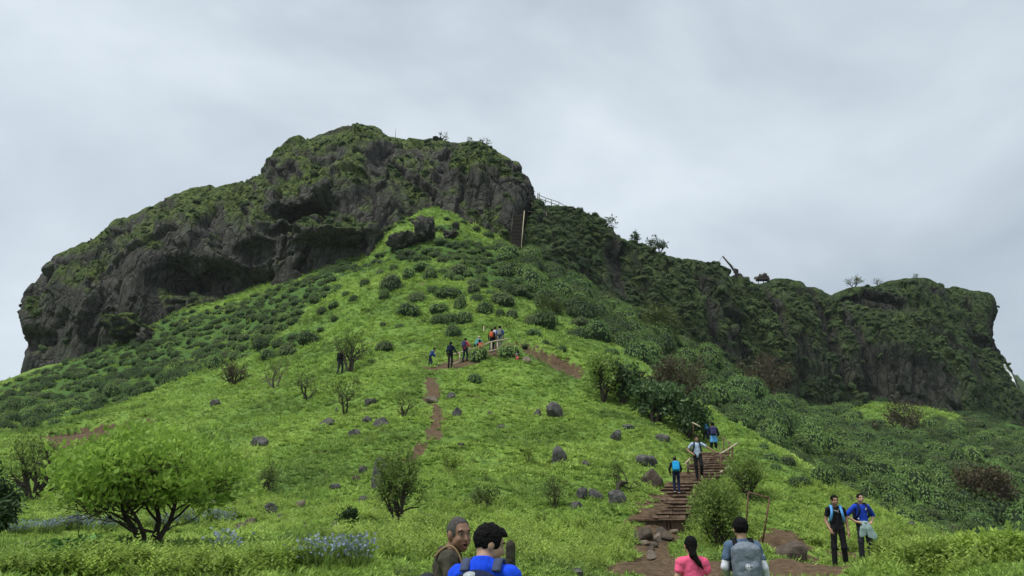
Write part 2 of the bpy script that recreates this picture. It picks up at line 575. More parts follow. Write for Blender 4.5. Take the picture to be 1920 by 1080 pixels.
def seg_dist(line, x, y):
    """distance to a polyline"""
    d = np.full(np.shape(x), 1e9)
    for (x0, y0), (x1, y1) in zip(line[:-1], line[1:]):
        dx, dy = x1 - x0, y1 - y0
        t = np.clip(((x - x0) * dx + (y - y0) * dy) / (dx * dx + dy * dy + 1e-9), 0, 1)
        d = np.minimum(d, np.hypot(x - x0 - t * dx, y - y0 - t * dy))
    return d

_cuts = [([(66,818),(110,804),(150,798),(215,788),(292,780)], 1.5, 1.8), ([(955,622),(985,640),(1020,651),(1060,666),(1104,684)], 1.7, 1.6),
         ([(966,966),(1010,960),(1086,972)], 0.45, 0.7), ([(808,934),(850,928),(895,936)], 0.5, 0.7), ([(1108,982),(1150,985),(1184,1000)], 0.35, 0.6), ([(0,842),(28,836)], 0.8, 1.0)]
SCARPS += [(poly_hit(p), a, b) for p, a, b in _cuts]

# bare soil (photo outlines traced onto the ground) and scrub zones
SOIL_POLY = [poly_hit(p) for p in [
 [(1110,1068),(1180,1052),(1250,1050),(1330,1052),(1420,1058),(1500,1052),(1560,1052),(1625,1064),(1600,1079),(1400,1079),(1200,1079)],
 [(1180,1048),(1186,1010),(1200,985),(1262,975),(1268,1000),(1262,1046)],
 [(1412,1012),(1440,985),(1500,1000),(1530,1030),(1520,1046),(1450,1040)],
 [(1545,1030),(1570,1026),(1620,1050),(1560,1052)],
 [(66,822),(150,800),(292,782),(290,800),(215,820),(160,840),(100,846)],
]]
SOIL_LINES = [(poly_hit([(1226,988),(1240,968),(1256,950),(1272,932),(1290,914),(1306,897),(1322,880),(1336,863),(1342,850)], 15), 0.72), (poly_hit([(806,710),(812,730),(808,748)]), 0.42), (poly_hit([(808,748),(818,768),(822,786)]), 0.26), (poly_hit([(822,786),(812,800),(818,818)]), 0.34), (poly_hit([(818,818),(790,835),(760,870)]), 0.22), (poly_hit([(800,690),(845,688),(880,678)]), 0.7), (poly_hit([(855,682),(905,668),(955,648)]), 0.9)]
SCRUB = [poly_hit(p) for p in [
 [(0,728),(60,700),(200,655),(350,585),(500,545),(620,505),(720,482),(700,500),(600,545),(590,600),(540,660),(420,690),(290,730),(150,775),(60,805),(0,830)],
 [(560,520),(720,480),(800,455),(860,452),(960,470),(1010,560),(1010,590),(930,545),(860,510),(760,495),(650,500)],
]]
RIGHT_EDGE = poly_hit([(985,480),(1000,560),(1015,595),(1120,648),(1190,686)]).tolist() + [at(px, 0, Y)[:2].tolist() for px, Y in []]
RIGHT_EDGE += [[ray(px, py)[0] * Y, Y] for px, py, Y in [(1200,690,56),(1290,752,52),(1370,802,48),(1450,852,43.5),(1560,918,37),(1660,978,31),(1750,1018,26),(1850,1056,21)]]
SCRUB.append(np.array(RIGHT_EDGE + [[60, 20], [220, 60], [220, 200], [60, 200], [2, 130]]))
CLEARING = poly_hit([(1595,772),(1620,750),(1660,756),(1720,762),(1790,774),(1830,792),(1760,796),(1700,812),(1640,800),(1610,792)])

def soil_mask(x, y):
    """bare soil, soft at its edges"""
    r = np.hypot(x, y)
    out = np.zeros(np.shape(x))
    k = (r < 75) & (r > 9) & (np.abs(x) < 0.75 * y)
    if not np.any(k): return out
    xs, ys = x[k], y[k]
    q = 0.006 * r[k] + 0.05
    w = 0.35 * fbm(xs / 0.8, ys / 0.8, 0.0, 3, 77)
    acc = np.zeros(len(xs))
    for a, b in ((0, 0), (1, 0), (-1, 0), (0, 1), (0, -1)):
        X, Y = xs + a * q, ys + b * q * 2
        m = (scarp_cut(X, Y) > 0.16).astype(float)
        for P in SOIL_POLY:
            c = np.array(P); lo, hi = c.min(0) - 1, c.max(0) + 1
            j = (X > lo[0]) & (X < hi[0]) & (Y > lo[1]) & (Y < hi[1])
            if j.any(): m[j] = np.maximum(m[j], inside(P, X[j] + w[j] * 0.7, Y[j] + w[j]).astype(float))
        for L, wd in SOIL_LINES:
            lo, hi = L.min(0) - 3, L.max(0) + 3
            j = (X > lo[0]) & (X < hi[0]) & (Y > lo[1]) & (Y < hi[1])
            if j.any(): m[j] = np.maximum(m[j], (seg_dist(L, X[j], Y[j]) < wd * (1 + 2.2 * w[j])).astype(float))
        acc += m / 5
    out[k] = acc
    return out

def scrub_mask(x, y):
    m = np.zeros(np.shape(x))
    r = np.hypot(x, y)
    w = fbm(x / 6, y / 6, 0.0, 3, 99)
    for P in SCRUB:
        m = np.maximum(m, inside(P, x + w * 0.05 * r, y + w * 0.08 * r).astype(float))
    return m * (1 - 0.8 * inside(CLEARING, x + w * 6, y + w * 6))

def scrub_tone(x, y):
    e = seg_dist(np.array(RIGHT_EDGE), x, y)
    r = np.hypot(x, y)
    k = np.where((x > -0.02 * y) & (r < 80), sstep(2.0, 12.0, e + 3 * noise3(x / 4, y / 4, 0, 4)), 1.0)
    return scrub_mask(x, y) * k

def build_terrain():
    fine = np.radians(np.linspace(-41, 41, 640))
    coarse = np.radians(np.concatenate([np.linspace(41, 180, 34)[1:], np.linspace(-180, -41, 34)[1:-1]]))
    th = np.concatenate([fine, coarse])
    R = np.concatenate([[0.4, 0.8], np.exp(np.linspace(math.log(1.5), math.log(245), 640)), np.exp(np.linspace(math.log(260), math.log(6000), 18))])
    TH, RR = np.meshgrid(th, R)
    X, Yc = RR * np.sin(TH), RR * np.cos(TH)
    Z = height(X, Yc)
    nr, nc = X.shape
    V = np.stack([X, Yc, Z], -1).reshape(-1, 3)
    i = np.arange(nr - 1)[:, None] * nc
    j = np.arange(nc)[None, :]
    j2 = (j + 1) % nc
    F = np.stack([i + j, i + j2, i + nc + j2, i + nc + j], -1).reshape(-1, 4)[:, ::-1]
    V = np.concatenate([V, [[0, 0, float(Z[0].mean())]]])
    me = mesh_of('ground', V, F, ground_mat(), True)
    for nm, fn in (('soil', soil_mask), ('scrub', scrub_tone)):
        a = me.attributes.new(nm, 'FLOAT', 'POINT')
        a.data.foreach_set('value', fn(V[:, 0], V[:, 1]).astype(np.float32))
    o = link('ground', me)
    tag(o, 'steep bright green grassy hillside rising to the cliffs', 'hillside', kind='structure')
    return o
ground = build_terrain()

# ------------------------------------------------------------------ cliffs: lofted rock faces with their own depth
def crom(P, n):
    """Catmull-Rom resampling along axis 0"""
    P = np.asarray(P, float)
    k = len(P)
    t = np.linspace(0, k - 1, n)
    i = np.clip(np.floor(t).astype(int), 0, k - 2)
    f = (t - i).reshape((-1,) + (1,) * (P.ndim - 1))
    g = lambda a: P[np.clip(a, 0, k - 1)]
    p0, p1, p2, p3 = g(i - 1), g(i), g(i + 1), g(i + 2)
    return 0.5 * ((2 * p1) + (-p0 + p2) * f + (2 * p0 - 5 * p1 + 4 * p2 - p3) * f ** 2 + (-p0 + 3 * p1 - 3 * p2 + p3) * f ** 3)

def grid_normals(G):
    du = np.gradient(G, axis=1); dv = np.gradient(G, axis=0)
    n = np.cross(du, dv)
    return n / (np.linalg.norm(n, axis=-1, keepdims=True) + 1e-9)

def ridged(x, y, z, seed, o=3):
    a, s, f = 1.0, 0, 1.0
    for k in range(o):
        s = s + a * (1 - 2 * np.abs(noise3(x * f, y * f, z * f, seed + k)))
        a *= 0.5; f *= 2.1
    return s

CLIFF_PTS = {}

def blocks(x, y, z, seed):
    """cellular blocks: per-point random offset of its block and distance to the block edge"""
    xi, yi, zi = np.floor(x).astype(np.int64), np.floor(y).astype(np.int64), np.floor(z).astype(np.int64)
    f1 = np.full(x.shape, 9.0); f2 = f1.copy(); idv = np.zeros(x.shape)
    for dx in (-1, 0, 1):
        for dy in (-1, 0, 1):
            for dz in (-1, 0, 1):
                h = _hash(xi + dx, yi + dy, zi + dz, seed)
                a = (h & np.uint32(1023)) / 1023.0; b = ((h >> np.uint32(10)) & np.uint32(1023)) / 1023.0; c = ((h >> np.uint32(20)) & np.uint32(1023)) / 1023.0
                d = (xi + dx + a - x) ** 2 + (yi + dy + b - y) ** 2 + (zi + dz + c - z) ** 2
                near = d < f1
                f2 = np.where(near, f1, np.minimum(f2, d)); idv = np.where(near, (h % np.uint32(997)) / 997.0, idv); f1 = np.where(near, d, f1)
    return idv, np.sqrt(f2) - np.sqrt(f1)


def cliff(name, cols, nu, nv, hollows, amp, moss_bias, mat, label, seed, below=9.0, back=16.0, lump=1.0):
    """cols: per column a list of (px, py, Y) from foot to rim"""
    C = []
    for c in cols:
        pts = [at(*p) for p in c]
        foot = pts[0] + np.array([0, 2.0, -below])
        top = pts[-1]
        C.append([foot] + pts + [top + np.array([0, back * 0.35, 0.5]), top + np.array([0, back, -1.5]), top + np.array([0, back * 3.5, -26.0])])
    C = np.array(C)                       # columns x rows x 3
    G = crom(C, nu)                       # columns
    G = crom(G.transpose(1, 0, 2), nv)    # rows
    G = np.asarray(G)
    N = grid_normals(G)
    if N[..., 1].mean() > 0: N = -N
    rows = np.linspace(0, 1, nv)[:, None]
    x, y, z = G[..., 0], G[..., 1], G[..., 2]
    hol = np.zeros(x.shape); hx = fbm(x / 4, y / 4, z / 4, 3, seed + 71); hz = fbm(x / 3, y / 4, z / 3, 3, seed + 75)
    for (px, py, Y, rx, rz, dep) in hollows:           # caves, gullies (+) and noses (-)
        c = at(px, py, Y)
        wx, wz = x + 0.8 * hx, z + 0.8 * hz
        d = ((wx - c[0]) / rx) ** 2 + ((wz - c[2]) / rz) ** 2 + ((y - c[1]) / max(rx, rz, 12)) ** 2
        k = np.exp(-d ** 2 * 1.2)[..., None]
        if dep > 0: hol = np.maximum(hol, k[..., 0])
        G = G + np.array([0, 1.0, 0.0]) * dep * k
    x, y, z = G[..., 0], G[..., 1], G[..., 2]
    s = x + 0.6 * y
    d = lump * 2.2 * fbm(x / 16, y / 16, z / 18, 2, seed)
    d = d + amp * (0.85 * ridged(s / 7.5, z / 42, y / 34, seed + 5, 2) + 0.40 * ridged(s / 2.3, z / 22.0, y / 12, seed + 9, 2) + 0.05 * fbm(x / 0.9, y / 0.9, z / 0.9, 2, seed + 13))
    d = d + amp * 0.5 * noise3(x / 26, y / 26, z / 2.8, seed + 31)          # lava-flow ledges
    wq = 0.35 * hx
    b1, e1 = blocks(s / 6.0 + wq, y / 10.0, z / 17.0 + wq, seed + 81)
    b2, e2 = blocks(s / 1.5 + wq, y / 3.0, z / 5.2 + wq, seed + 83)
    d = d + amp * (2.6 * (b1 - 0.5) - 0.8 * (1 - sstep(0, 0.10, e1)) + 0.42 * (b2 - 0.5) - 0.22 * (1 - sstep(0, 0.14, e2)))
    fade = sstep(0.0, 0.12, rows) * (1 - 0.62 * sstep(0.56, 0.68, rows))
    G = G + N * (d * fade)[..., None] * 0.8
    N2 = grid_normals(G)
    if N2[..., 1].mean() > 0: N2 = -N2
    nz = N2[..., 2]
    x, y, z = G[..., 0], G[..., 1], G[..., 2]
    nz_s = nz.copy()
    for _ in range(9):
        nz_s[1:-1] = (nz_s[:-2] + nz_s[1:-1] * 2 + nz_s[2:]) / 4
        nz_s[:, 1:-1] = (nz_s[:, :-2] + nz_s[:, 1:-1] * 2 + nz_s[:, 2:]) / 4
    pn = fbm(x / 13, y / 13, z / 9, 3, seed + 50)
    moss = sstep(0.16, 0.58, nz_s + moss_bias + 0.55 * pn + 0.12 * fbm(x / 2.2, y / 2.2, z / 1.2, 2, seed + 60))
    moss = moss * (1 - np.clip(hol * 1.6, 0, 1))
    i = np.arange(nv - 1)[:, None] * nu; j = np.arange(nu - 1)[None, :]
    F = np.stack([i + j, i + j + 1, i + nu + j + 1, i + nu + j], -1).reshape(-1, 4)
    V = G.reshape(-1, 3)
    me = mesh_of(name, V, F, mat, True)
    a = me.attributes.new('moss', 'FLOAT', 'POINT')
    a.data.foreach_set('value', moss.ravel().astype(np.float32))
    o = link(name, me)
    tag(o, label, 'cliff', kind='structure')
    CLIFF_PTS[name] = (V, N2.reshape(-1, 3), moss.ravel(), (nv, nu))
    return o

def col(base, top, yb, yt, prof=((0.3, 0.06), (0.55, 0.22), (0.8, 0.52)), dx=0.0):
    """a column from foot to rim: steep below, rounding back above"""
    out = [(base[0], base[1], yb)]
    for t, f in prof:
        out.append((base[0] + (top[0] - base[0]) * t, base[1] + (top[1] - base[1]) * t, yb + (yt - yb) * f))
    out.append((top[0], top[1], yt))
    return out

M_CLIFF = rock_mat('basalt_cliff', (0.022, 0.022, 0.022), (0.118, 0.112, 0.100), True, 0.22, ((0.045, 0.075, 0.020), (0.155, 0.215, 0.045)), 0.45)
main_cols = [
 [(92,700,148),(92,650,148),(94,610,149),(104,590,151),(122,575,154)],
 [(38,712,131),(44,672,130),(48,625,130.5),(48,592,131.5),(60,562,134)],
 col((95,690),(88,515),126,136), col((165,668),(125,488),121,134), col((235,648),(190,455),118,133),
 col((300,620),(232,417),115.5,132), col((360,595),(290,393),113.5,131), col((430,565),(350,366),112,131),
 col((500,545),(428,354),110.5,131), col((560,520),(472,350),109,131), col((620,505),(512,308),108,131),
 col((670,490),(560,268),107,131), col((720,478),(622,249),107,131), col((770,465),(690,238),108,131),
 col((815,450),(742,254),111,134), col((850,440),(800,264),112,132), col((890,445),(850,266),112,129),
 col((925,455),(898,266),111,127), col((948,466),(938,288),110.5,125), col((960,462),(966,308),111.5,124),
 [(972,440,117),(978,410,117.5),(983,375,118),(984,352,119),(980,330,122)],
 [(972,440,140),(976,410,140),(978,375,141),(978,352,142),(972,335,143)],
]
cliff('main_cliff', main_cols, 640, 270, [
 (582,412,117,5.2,2.0,9.0), (545,440,114,4.0,1.4,3.0), (420,532,115,9.0,2.4,6.0), (335,515,116,3.0,2.6,4.0), (490,475,113,4.5,2.0,3.5),
 (715,330,121,1.6,7.5,3.4), (655,372,117,4.5,5.5,-2.4), (620,455,110,8.0,1.8,-3.0), (835,330,120,1.2,7.0,2.0), (890,330,119,5.0,6.0,-2.0),
 (330,470,120,5.0,7.0,-1.5), (250,545,117,4.0,8.0,-1.6), (190,560,121,1.5,9.0,1.8), (400,450,120,1.5,8.0,1.6), (960,380,115,2.0,6.0,-1.4), (55,635,127,3.0,2.0,3.0),
], 1.0, -0.04, M_CLIFF, 'dark basalt cliff with mossy ledges crowning the hill', 3)

M_CLIFF2 = rock_mat('overgrown_cliff', (0.018, 0.020, 0.017), (0.070, 0.070, 0.054), True, 0.2, ((0.030, 0.058, 0.020), (0.092, 0.142, 0.038)), 0.4)
right_cols = [
 [(975,470,112),(985,445,115),(993,415,118),(998,392,121),(1002,376,124)],
 col((1040,522,110),(1058,390),110,127) if False else col((1040,522),(1058,390),110,127,((0.3,0.25),(0.55,0.5),(0.8,0.75))),
 col((1100,565),(1104,412),112,130,((0.3,0.2),(0.55,0.45),(0.8,0.72))), col((1180,605),(1180,458),117,135,((0.3,0.2),(0.55,0.4),(0.8,0.7))),
 col((1260,655),(1250,488),123,142,((0.3,0.15),(0.55,0.35),(0.8,0.65))), col((1340,700),(1340,505),131,150), col((1385,725),(1372,526),136,154),
 col((1420,738),(1415,533),139,158), col((1470,755),(1475,527),143,162), col((1530,778),(1532,548),148,166), col((1575,772),(1560,560),151,170),
 col((1640,765),(1630,543),153,172), col((1740,768),(1680,530),154,174),
 [(1822,790,156),(1812,705,161),(1792,640,166),(1758,580,171),(1722,526,176)],
 [(1862,800,166),(1835,705,175),(1812,655,183),(1785,590,188),(1752,544,191)],
 [(1900,805,172),(1868,705,180),(1838,655,186),(1815,595,190),(1795,545,194)],
 [(1925,800,178),(1902,740,182),(1874,690,186),(1850,625,190),(1853,556,196)],
 [(1920,805,200),(1898,745,203),(1868,690,206),(1846,625,208),(1850,562,212)],
]
cliff('overgrown_cliff', right_cols, 560, 230, [
 (1545,640,160,2.0,16.0,3.5), (1640,575,168,8.0,1.8,4.0), (1690,720,158,12.0,6.0,2.0), (1440,600,156,2.0,10.0,1.8), (1520,560,168,5.0,7.0,-2.0),
 (1320,610,140,2.0,10.0,2.2), (1150,500,124,2.0,8.0,1.4), (1600,650,160,1.2,14.0,1.2), (1800,600,190,6.0,8.0,-1.0), (1850,648,186,8.0,1.6,3.0),
], 0.95, 0.24, M_CLIFF2, 'dark cliff overgrown with green running down to the waterfall', 11, lump=0.9)

# far hillside seen past the waterfall
def far_hill():
    pr = [at(1830, 672, 420), at(1880, 690, 420), at(1905, 706, 425), at(1925, 722, 430), at(1990, 748, 435), at(2100, 800, 440), at(2300, 880, 450)]
    n, m = 120, 40
    top = crom(np.array(pr), n)
    V = []
    for k in range(m):
        t = k / (m - 1)
        f = abs(t - 0.35) / (0.35 if t < 0.35 else 0.65)
        q = top.copy(); q[:, 1] += (t - 0.35) * 260; q[:, 2] -= f ** 1.3 * (top[:, 2] + 60)
        q[:, 2] += 3.0 * fbm(q[:, 0] / 18, q[:, 1] / 18, 0, 4, 61) + 1.5 * fbm(q[:, 0] / 5, q[:, 1] / 5, 0, 3, 65)
        V.append(q)
    V = np.concatenate(V)
    i = np.arange(m - 1)[:, None] * n; j = np.arange(n - 1)[None, :]
    F = np.stack([i + j, i + j + 1, i + n + j + 1, i + n + j], -1).reshape(-1, 4)
    me = mesh_of('far_hill', V, F, plain('far_hill_green', (0.05, 0.085, 0.028), 0.9, 0.4, 0.05), True)
    tag(link('far_hill', me), 'distant dark green hillside past the waterfall', 'hill', kind='structure')
far_hill()

def px_size(p, n):
    """metres spanned by n photo pixels at a spot"""
    v = np.asarray(p) - np.array([0, 0, CAM_Z])
    return n * (v[1] * CP + v[2] * SP) / FOC

def rim_point(cname, px):
    """highest point of a cliff as it stands out against the sky near a photo column"""
    V = CLIFF_PTS[cname][0]
    v = V - np.array([0, 0, CAM_Z])
    zf = v[:, 1] * CP + v[:, 2] * SP
    u = 960 + FOC * v[:, 0] / zf; w = 540 - FOC * (-v[:, 1] * SP + v[:, 2] * CP) / zf
    k = np.nonzero(np.abs(u - px) < 5)[0]
    return V[k[np.argmin(w[k])]].copy()
# ------------------------------------------------------------------ plants
def scatter(name, pts, rot, scl, idx, protos, label, cat):
    """uncountable growth: many small plants standing on the ground as one object"""
    c = bpy.data.collections.new(name + '_plants')
    for k, (me) in enumerate(protos):
        c.objects.link(bpy.data.objects.new('%s_%02d' % (name, k), me))
    me = bpy.data.meshes.new(name)
    pts = np.asarray(pts, np.float32)
    me.vertices.add(len(pts)); me.vertices.foreach_set('co', pts.ravel())
    for nm, ty, key, dat in (('rot', 'FLOAT_VECTOR', 'vector', rot), ('scl', 'FLOAT', 'value', scl), ('idx', 'INT', 'value', idx)):
        a = me.attributes.new(nm, ty, 'POINT')
        a.data.foreach_set(key, np.asarray(dat, np.int32 if ty == 'INT' else np.float32).ravel())
    g = bpy.data.node_groups.new(name, 'GeometryNodeTree')
    g.interface.new_socket('Geometry', in_out='INPUT', socket_type='NodeSocketGeometry')
    g.interface.new_socket('Geometry', in_out='OUTPUT', socket_type='NodeSocketGeometry')
    gi, go = g.nodes.new('NodeGroupInput'), g.nodes.new('NodeGroupOutput')
    ip = g.nodes.new('GeometryNodeInstanceOnPoints')
    ci = g.nodes.new('GeometryNodeCollectionInfo')
    ci.inputs['Collection'].default_value = c
    ci.inputs['Separate Children'].default_value = True
    ci.inputs['Reset Children'].default_value = True
    def named(n, ty):
        x = g.nodes.new('GeometryNodeInputNamedAttribute'); x.data_type = ty
        x.inputs['Name'].default_value = n
        return x.outputs['Attribute']
    g.links.new(gi.outputs[0], ip.inputs['Points'])
    g.links.new(ci.outputs[0], ip.inputs['Instance'])
    ip.inputs['Pick Instance'].default_value = True
    g.links.new(named('idx', 'INT'), ip.inputs['Instance Index'])
    g.links.new(named('rot', 'FLOAT_VECTOR'), ip.inputs['Rotation'])
    g.links.new(named('scl', 'FLOAT'), ip.inputs['Scale'])
    g.links.new(ip.outputs[0], go.inputs[0])
    o = link(name, me)
    o.modifiers.new('scatter', 'NODES').node_group = g
    tag(o, label, cat, kind='stuff')
    return o

def kites(base, axis, side, length, width, lift=0.12):
    """many leaf blades at once: base point, direction, sideways vector, sizes -> V, F (quads)"""
    base, axis, side = (np.asarray(a, float) for a in (base, axis, side))
    axis = axis / (np.linalg.norm(axis, axis=1, keepdims=True) + 1e-9)
    side = side - axis * (side * axis).sum(1, keepdims=True)
    side = side / (np.linalg.norm(side, axis=1, keepdims=True) + 1e-9)
    up = np.cross(side, axis)
    L = np.asarray(length, float).reshape(-1, 1) * np.ones((len(base), 1)); W = np.asarray(width, float).reshape(-1, 1) * np.ones((len(base), 1))
    V = np.stack([base, base + axis * L * 0.48 + side * W * 0.5 + up * L * lift, base + axis * L, base + axis * L * 0.48 - side * W * 0.5 + up * L * lift], 1)
    F = np.arange(len(base) * 4).reshape(-1, 4)
    return V.reshape(-1, 3), F

def rdirs(r, n, up=None):
    v = r.normal(size=(n, 3))
    v /= np.linalg.norm(v, axis=1, keepdims=True)
    if up is not None:
        v[:, 2] = np.abs(v[:, 2]) * up[1] + up[0]
        v /= np.linalg.norm(v, axis=1, keepdims=True)
    return v

L_SHRUB = leaf_mat('shrub_leaves', [(0.085, 0.152, 0.050), (0.135, 0.222, 0.062), (0.200, 0.300, 0.078)], 0.07, 0.3, 0.45)
L_SHRUB2 = leaf_mat('pale_shrub_leaves', [(0.11, 0.15, 0.060), (0.16, 0.205, 0.075)], 0.2, 0.25, 0.3)
L_CLIFFD = leaf_mat('cliff_bush_leaves', [(0.060, 0.098, 0.040), (0.105, 0.155, 0.054), (0.155, 0.215, 0.068)], 0.06, 0.25, 0.5)
L_CLIFF = leaf_mat('cliff_growth_leaves', [(0.075, 0.115, 0.030), (0.13, 0.19, 0.04), (0.19, 0.26, 0.055)], 0.15, 0.25, 0.4)
L_DARK = leaf_mat('dark_leaves', [(0.045, 0.085, 0.034), (0.075, 0.130, 0.046)], 0.3, 0.2, 0.3)
L_BRIGHT = leaf_mat('bright_leaves', [(0.21, 0.34, 0.055), (0.33, 0.48, 0.085)], 1.2, 0.45, 0.1)
L_MID = leaf_mat('mid_leaves', [(0.14, 0.215, 0.05), (0.22, 0.31, 0.07)], 1.0, 0.35, 0.15)
L_OLIVE = leaf_mat('olive_leaves', [(0.085, 0.12, 0.03), (0.12, 0.17, 0.045)], 1.0, 0.3, 0.15)
L_BROWN = leaf_mat('brown_leaves', [(0.075, 0.062, 0.034), (0.10, 0.085, 0.042)], 0.6, 0.2, 0.2)
L_GRASS = leaf_mat('grass_blades', [G_LO, G_MID, G_HI], 0.16, 0.35, 0.3)
L_HERB = leaf_mat('herb_leaves', [(0.22, 0.32, 0.06), (0.33, 0.45, 0.085)], 0.5, 0.35, 0.25)
L_HERBD = leaf_mat('dark_herb_leaves', [(0.10, 0.16, 0.04), (0.155, 0.225, 0.052)], 0.5, 0.3, 0.3)
L_DRY = leaf_mat('dry_stalks', [(0.15, 0.12, 0.055), (0.22, 0.18, 0.085)], 0.5, 0.2, 0.3)
L_BLUE = leaf_mat('blue_petals', [(0.21, 0.27, 0.36), (0.30, 0.36, 0.46)], 2.0, 0.3, 0.2)
M_BARK = plain('dark_bark', (0.045, 0.036, 0.028), 0.9, 0.4, 14, 0.5)
M_BARKG = plain('grey_bark', (0.11, 0.095, 0.075), 0.9, 0.4, 14, 0.5)

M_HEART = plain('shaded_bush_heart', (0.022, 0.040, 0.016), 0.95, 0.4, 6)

def dome_mesh(name, seed, mat, shoots=46, per=7, flat=0.75, leaf=0.30, width=0.30, droop=0.55):
    """rounded bush: leaves laid like shingles over uneven lobes, drooping outward, over a shaded heart"""
    r = np.random.default_rng(seed)
    nl = 5
    lc = np.concatenate([[[0, 0, 0.1]], np.stack([0.42 * np.cos(a_ := np.arange(nl) * 2 * math.pi / nl + r.random() * 6), 0.42 * np.sin(a_), 0.05 + 0.25 * r.random(nl)], 1)])
    lr = np.concatenate([[0.74], 0.46 + 0.16 * r.random(nl)])
    n = shoots * per
    li = r.choice(nl + 1, n, p=lr ** 2 / (lr ** 2).sum())
    d = rdirs(r, n, (-0.12, 1.0))
    c = lc[li] + d * (lr[li] * (0.9 + 0.16 * r.random(n)))[:, None]
    keep = np.ones(n, bool)
    for q, w in zip(lc, lr):
        keep &= np.linalg.norm(c - q, axis=1) > w * 0.86
    c, d = c[keep], d[keep]
    n = len(c)
    tang = np.cross(np.cross(d, np.array([0, 0, -1.0]) + r.normal(0, 0.35, (n, 3))), d)
    ax = tang / (np.linalg.norm(tang, axis=1, keepdims=True) + 1e-6) + d * (0.55 - 0.5 * droop) + r.normal(0, 0.22, (n, 3))
    side = np.cross(ax, d)
    L = leaf * (0.7 + 0.6 * r.random(n))
    c = c * [1, 1, flat]
    V, F = kites(c, ax, side, L, L * 0.5, 0.1)
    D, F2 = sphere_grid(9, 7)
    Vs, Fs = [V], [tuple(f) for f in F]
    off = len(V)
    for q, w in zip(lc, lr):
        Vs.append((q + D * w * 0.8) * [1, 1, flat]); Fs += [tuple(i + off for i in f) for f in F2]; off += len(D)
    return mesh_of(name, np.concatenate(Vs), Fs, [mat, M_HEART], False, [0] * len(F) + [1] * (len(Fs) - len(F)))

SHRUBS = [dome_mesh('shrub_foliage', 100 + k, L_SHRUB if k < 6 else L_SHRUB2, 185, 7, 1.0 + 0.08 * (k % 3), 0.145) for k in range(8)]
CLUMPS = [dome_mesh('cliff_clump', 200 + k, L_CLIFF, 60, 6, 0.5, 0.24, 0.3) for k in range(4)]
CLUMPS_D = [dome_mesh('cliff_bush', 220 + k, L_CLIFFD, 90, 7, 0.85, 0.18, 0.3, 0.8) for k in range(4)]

def tuft_mesh(name, seed, mat, n=16, h=1.0, w=0.16, spread=0.55):
    r = np.random.default_rng(seed)
    b = np.concatenate([r.normal(0, 0.28, (n, 2)), np.full((n, 1), -0.05)], 1)
    a = np.concatenate([r.normal(0, spread, (n, 2)), np.full((n, 1), 1.0)], 1)
    V, F = kites(b, a, r.normal(size=(n, 3)) * [1, 1, 0.1], h * (0.6 + 0.7 * r.random(n)), w, -0.1)
    return mesh_of(name, V, F, mat)
TUFTS = [tuft_mesh('grass_tuft', 300 + k, L_GRASS, 18, 1.0, 0.24, 2.0) for k in range(5)]

def herb_mesh(name, seed, mat, n=9, lv=7, h=1.0):
    """leafy upright weed"""
    r = np.random.default_rng(seed)
    B, A, S, L = [], [], [], []
    for k in range(n):
        p0 = np.array([*r.normal(0, 0.2, 2), 0.0]); d = np.array([*r.normal(0, 0.25, 2), 1.0]); hh = h * (0.5 + 0.5 * r.random())
        for j in range(lv):
            t = 0.25 + 0.75 * j / (lv - 1)
            az = j * 2.4 + r.random() * 6
            B.append(p0 + d * hh * t); A.append([math.cos(az), math.sin(az), 0.55]); S.append([-math.sin(az), math.cos(az), 0]); L.append(0.26 * (1.15 - 0.5 * t))
    L = np.array(L)
    V, F = kites(B, A, S, L, L * 0.42)
    return mesh_of(name, V, F, mat)
HERBS = [herb_mesh('weed', 340 + k, L_HERB) for k in range(4)]

def visible(P, lift=0.5, slack=0.0):
    """points seen from the camera over the hillside"""
    P = np.asarray(P, float)
    ok = np.ones(len(P), bool)
    ts = np.linspace(0.12, 0.97, 30)
    for i in range(0, len(P), 4000):
        q = P[i:i + 4000]
        X = q[:, None, 0] * ts; Y = q[:, None, 1] * ts
        Z = CAM_Z + (q[:, None, 2] + lift - CAM_Z) * ts
        ok[i:i + 4000] = (Z > smooth_height(X, Y) - slack).all(1)
    return ok

def in_frame(P, m=40):
    P = np.asarray(P, float)
    v = P - np.array([0, 0, CAM_Z])
    zf = v[:, 1] * CP + v[:, 2] * SP
    u = 960 + FOC * v[:, 0] / zf
    w = 540 - FOC * (-v[:, 1] * SP + v[:, 2] * CP) / zf
    return (zf > 0.5) & (u > -m) & (u < 1920 + m) & (w > -m) & (w < 1080 + m), u, w, zf

# ---- grass over the hillside
def sow(n, r0, r1, seed, half=math.radians(38)):
    r = np.random.default_rng(seed)
    R = np.exp(r.uniform(math.log(r0), math.log(r1), n)); T = r.uniform(-half, half, n)
    return R * np.sin(T), R * np.cos(T), R, r

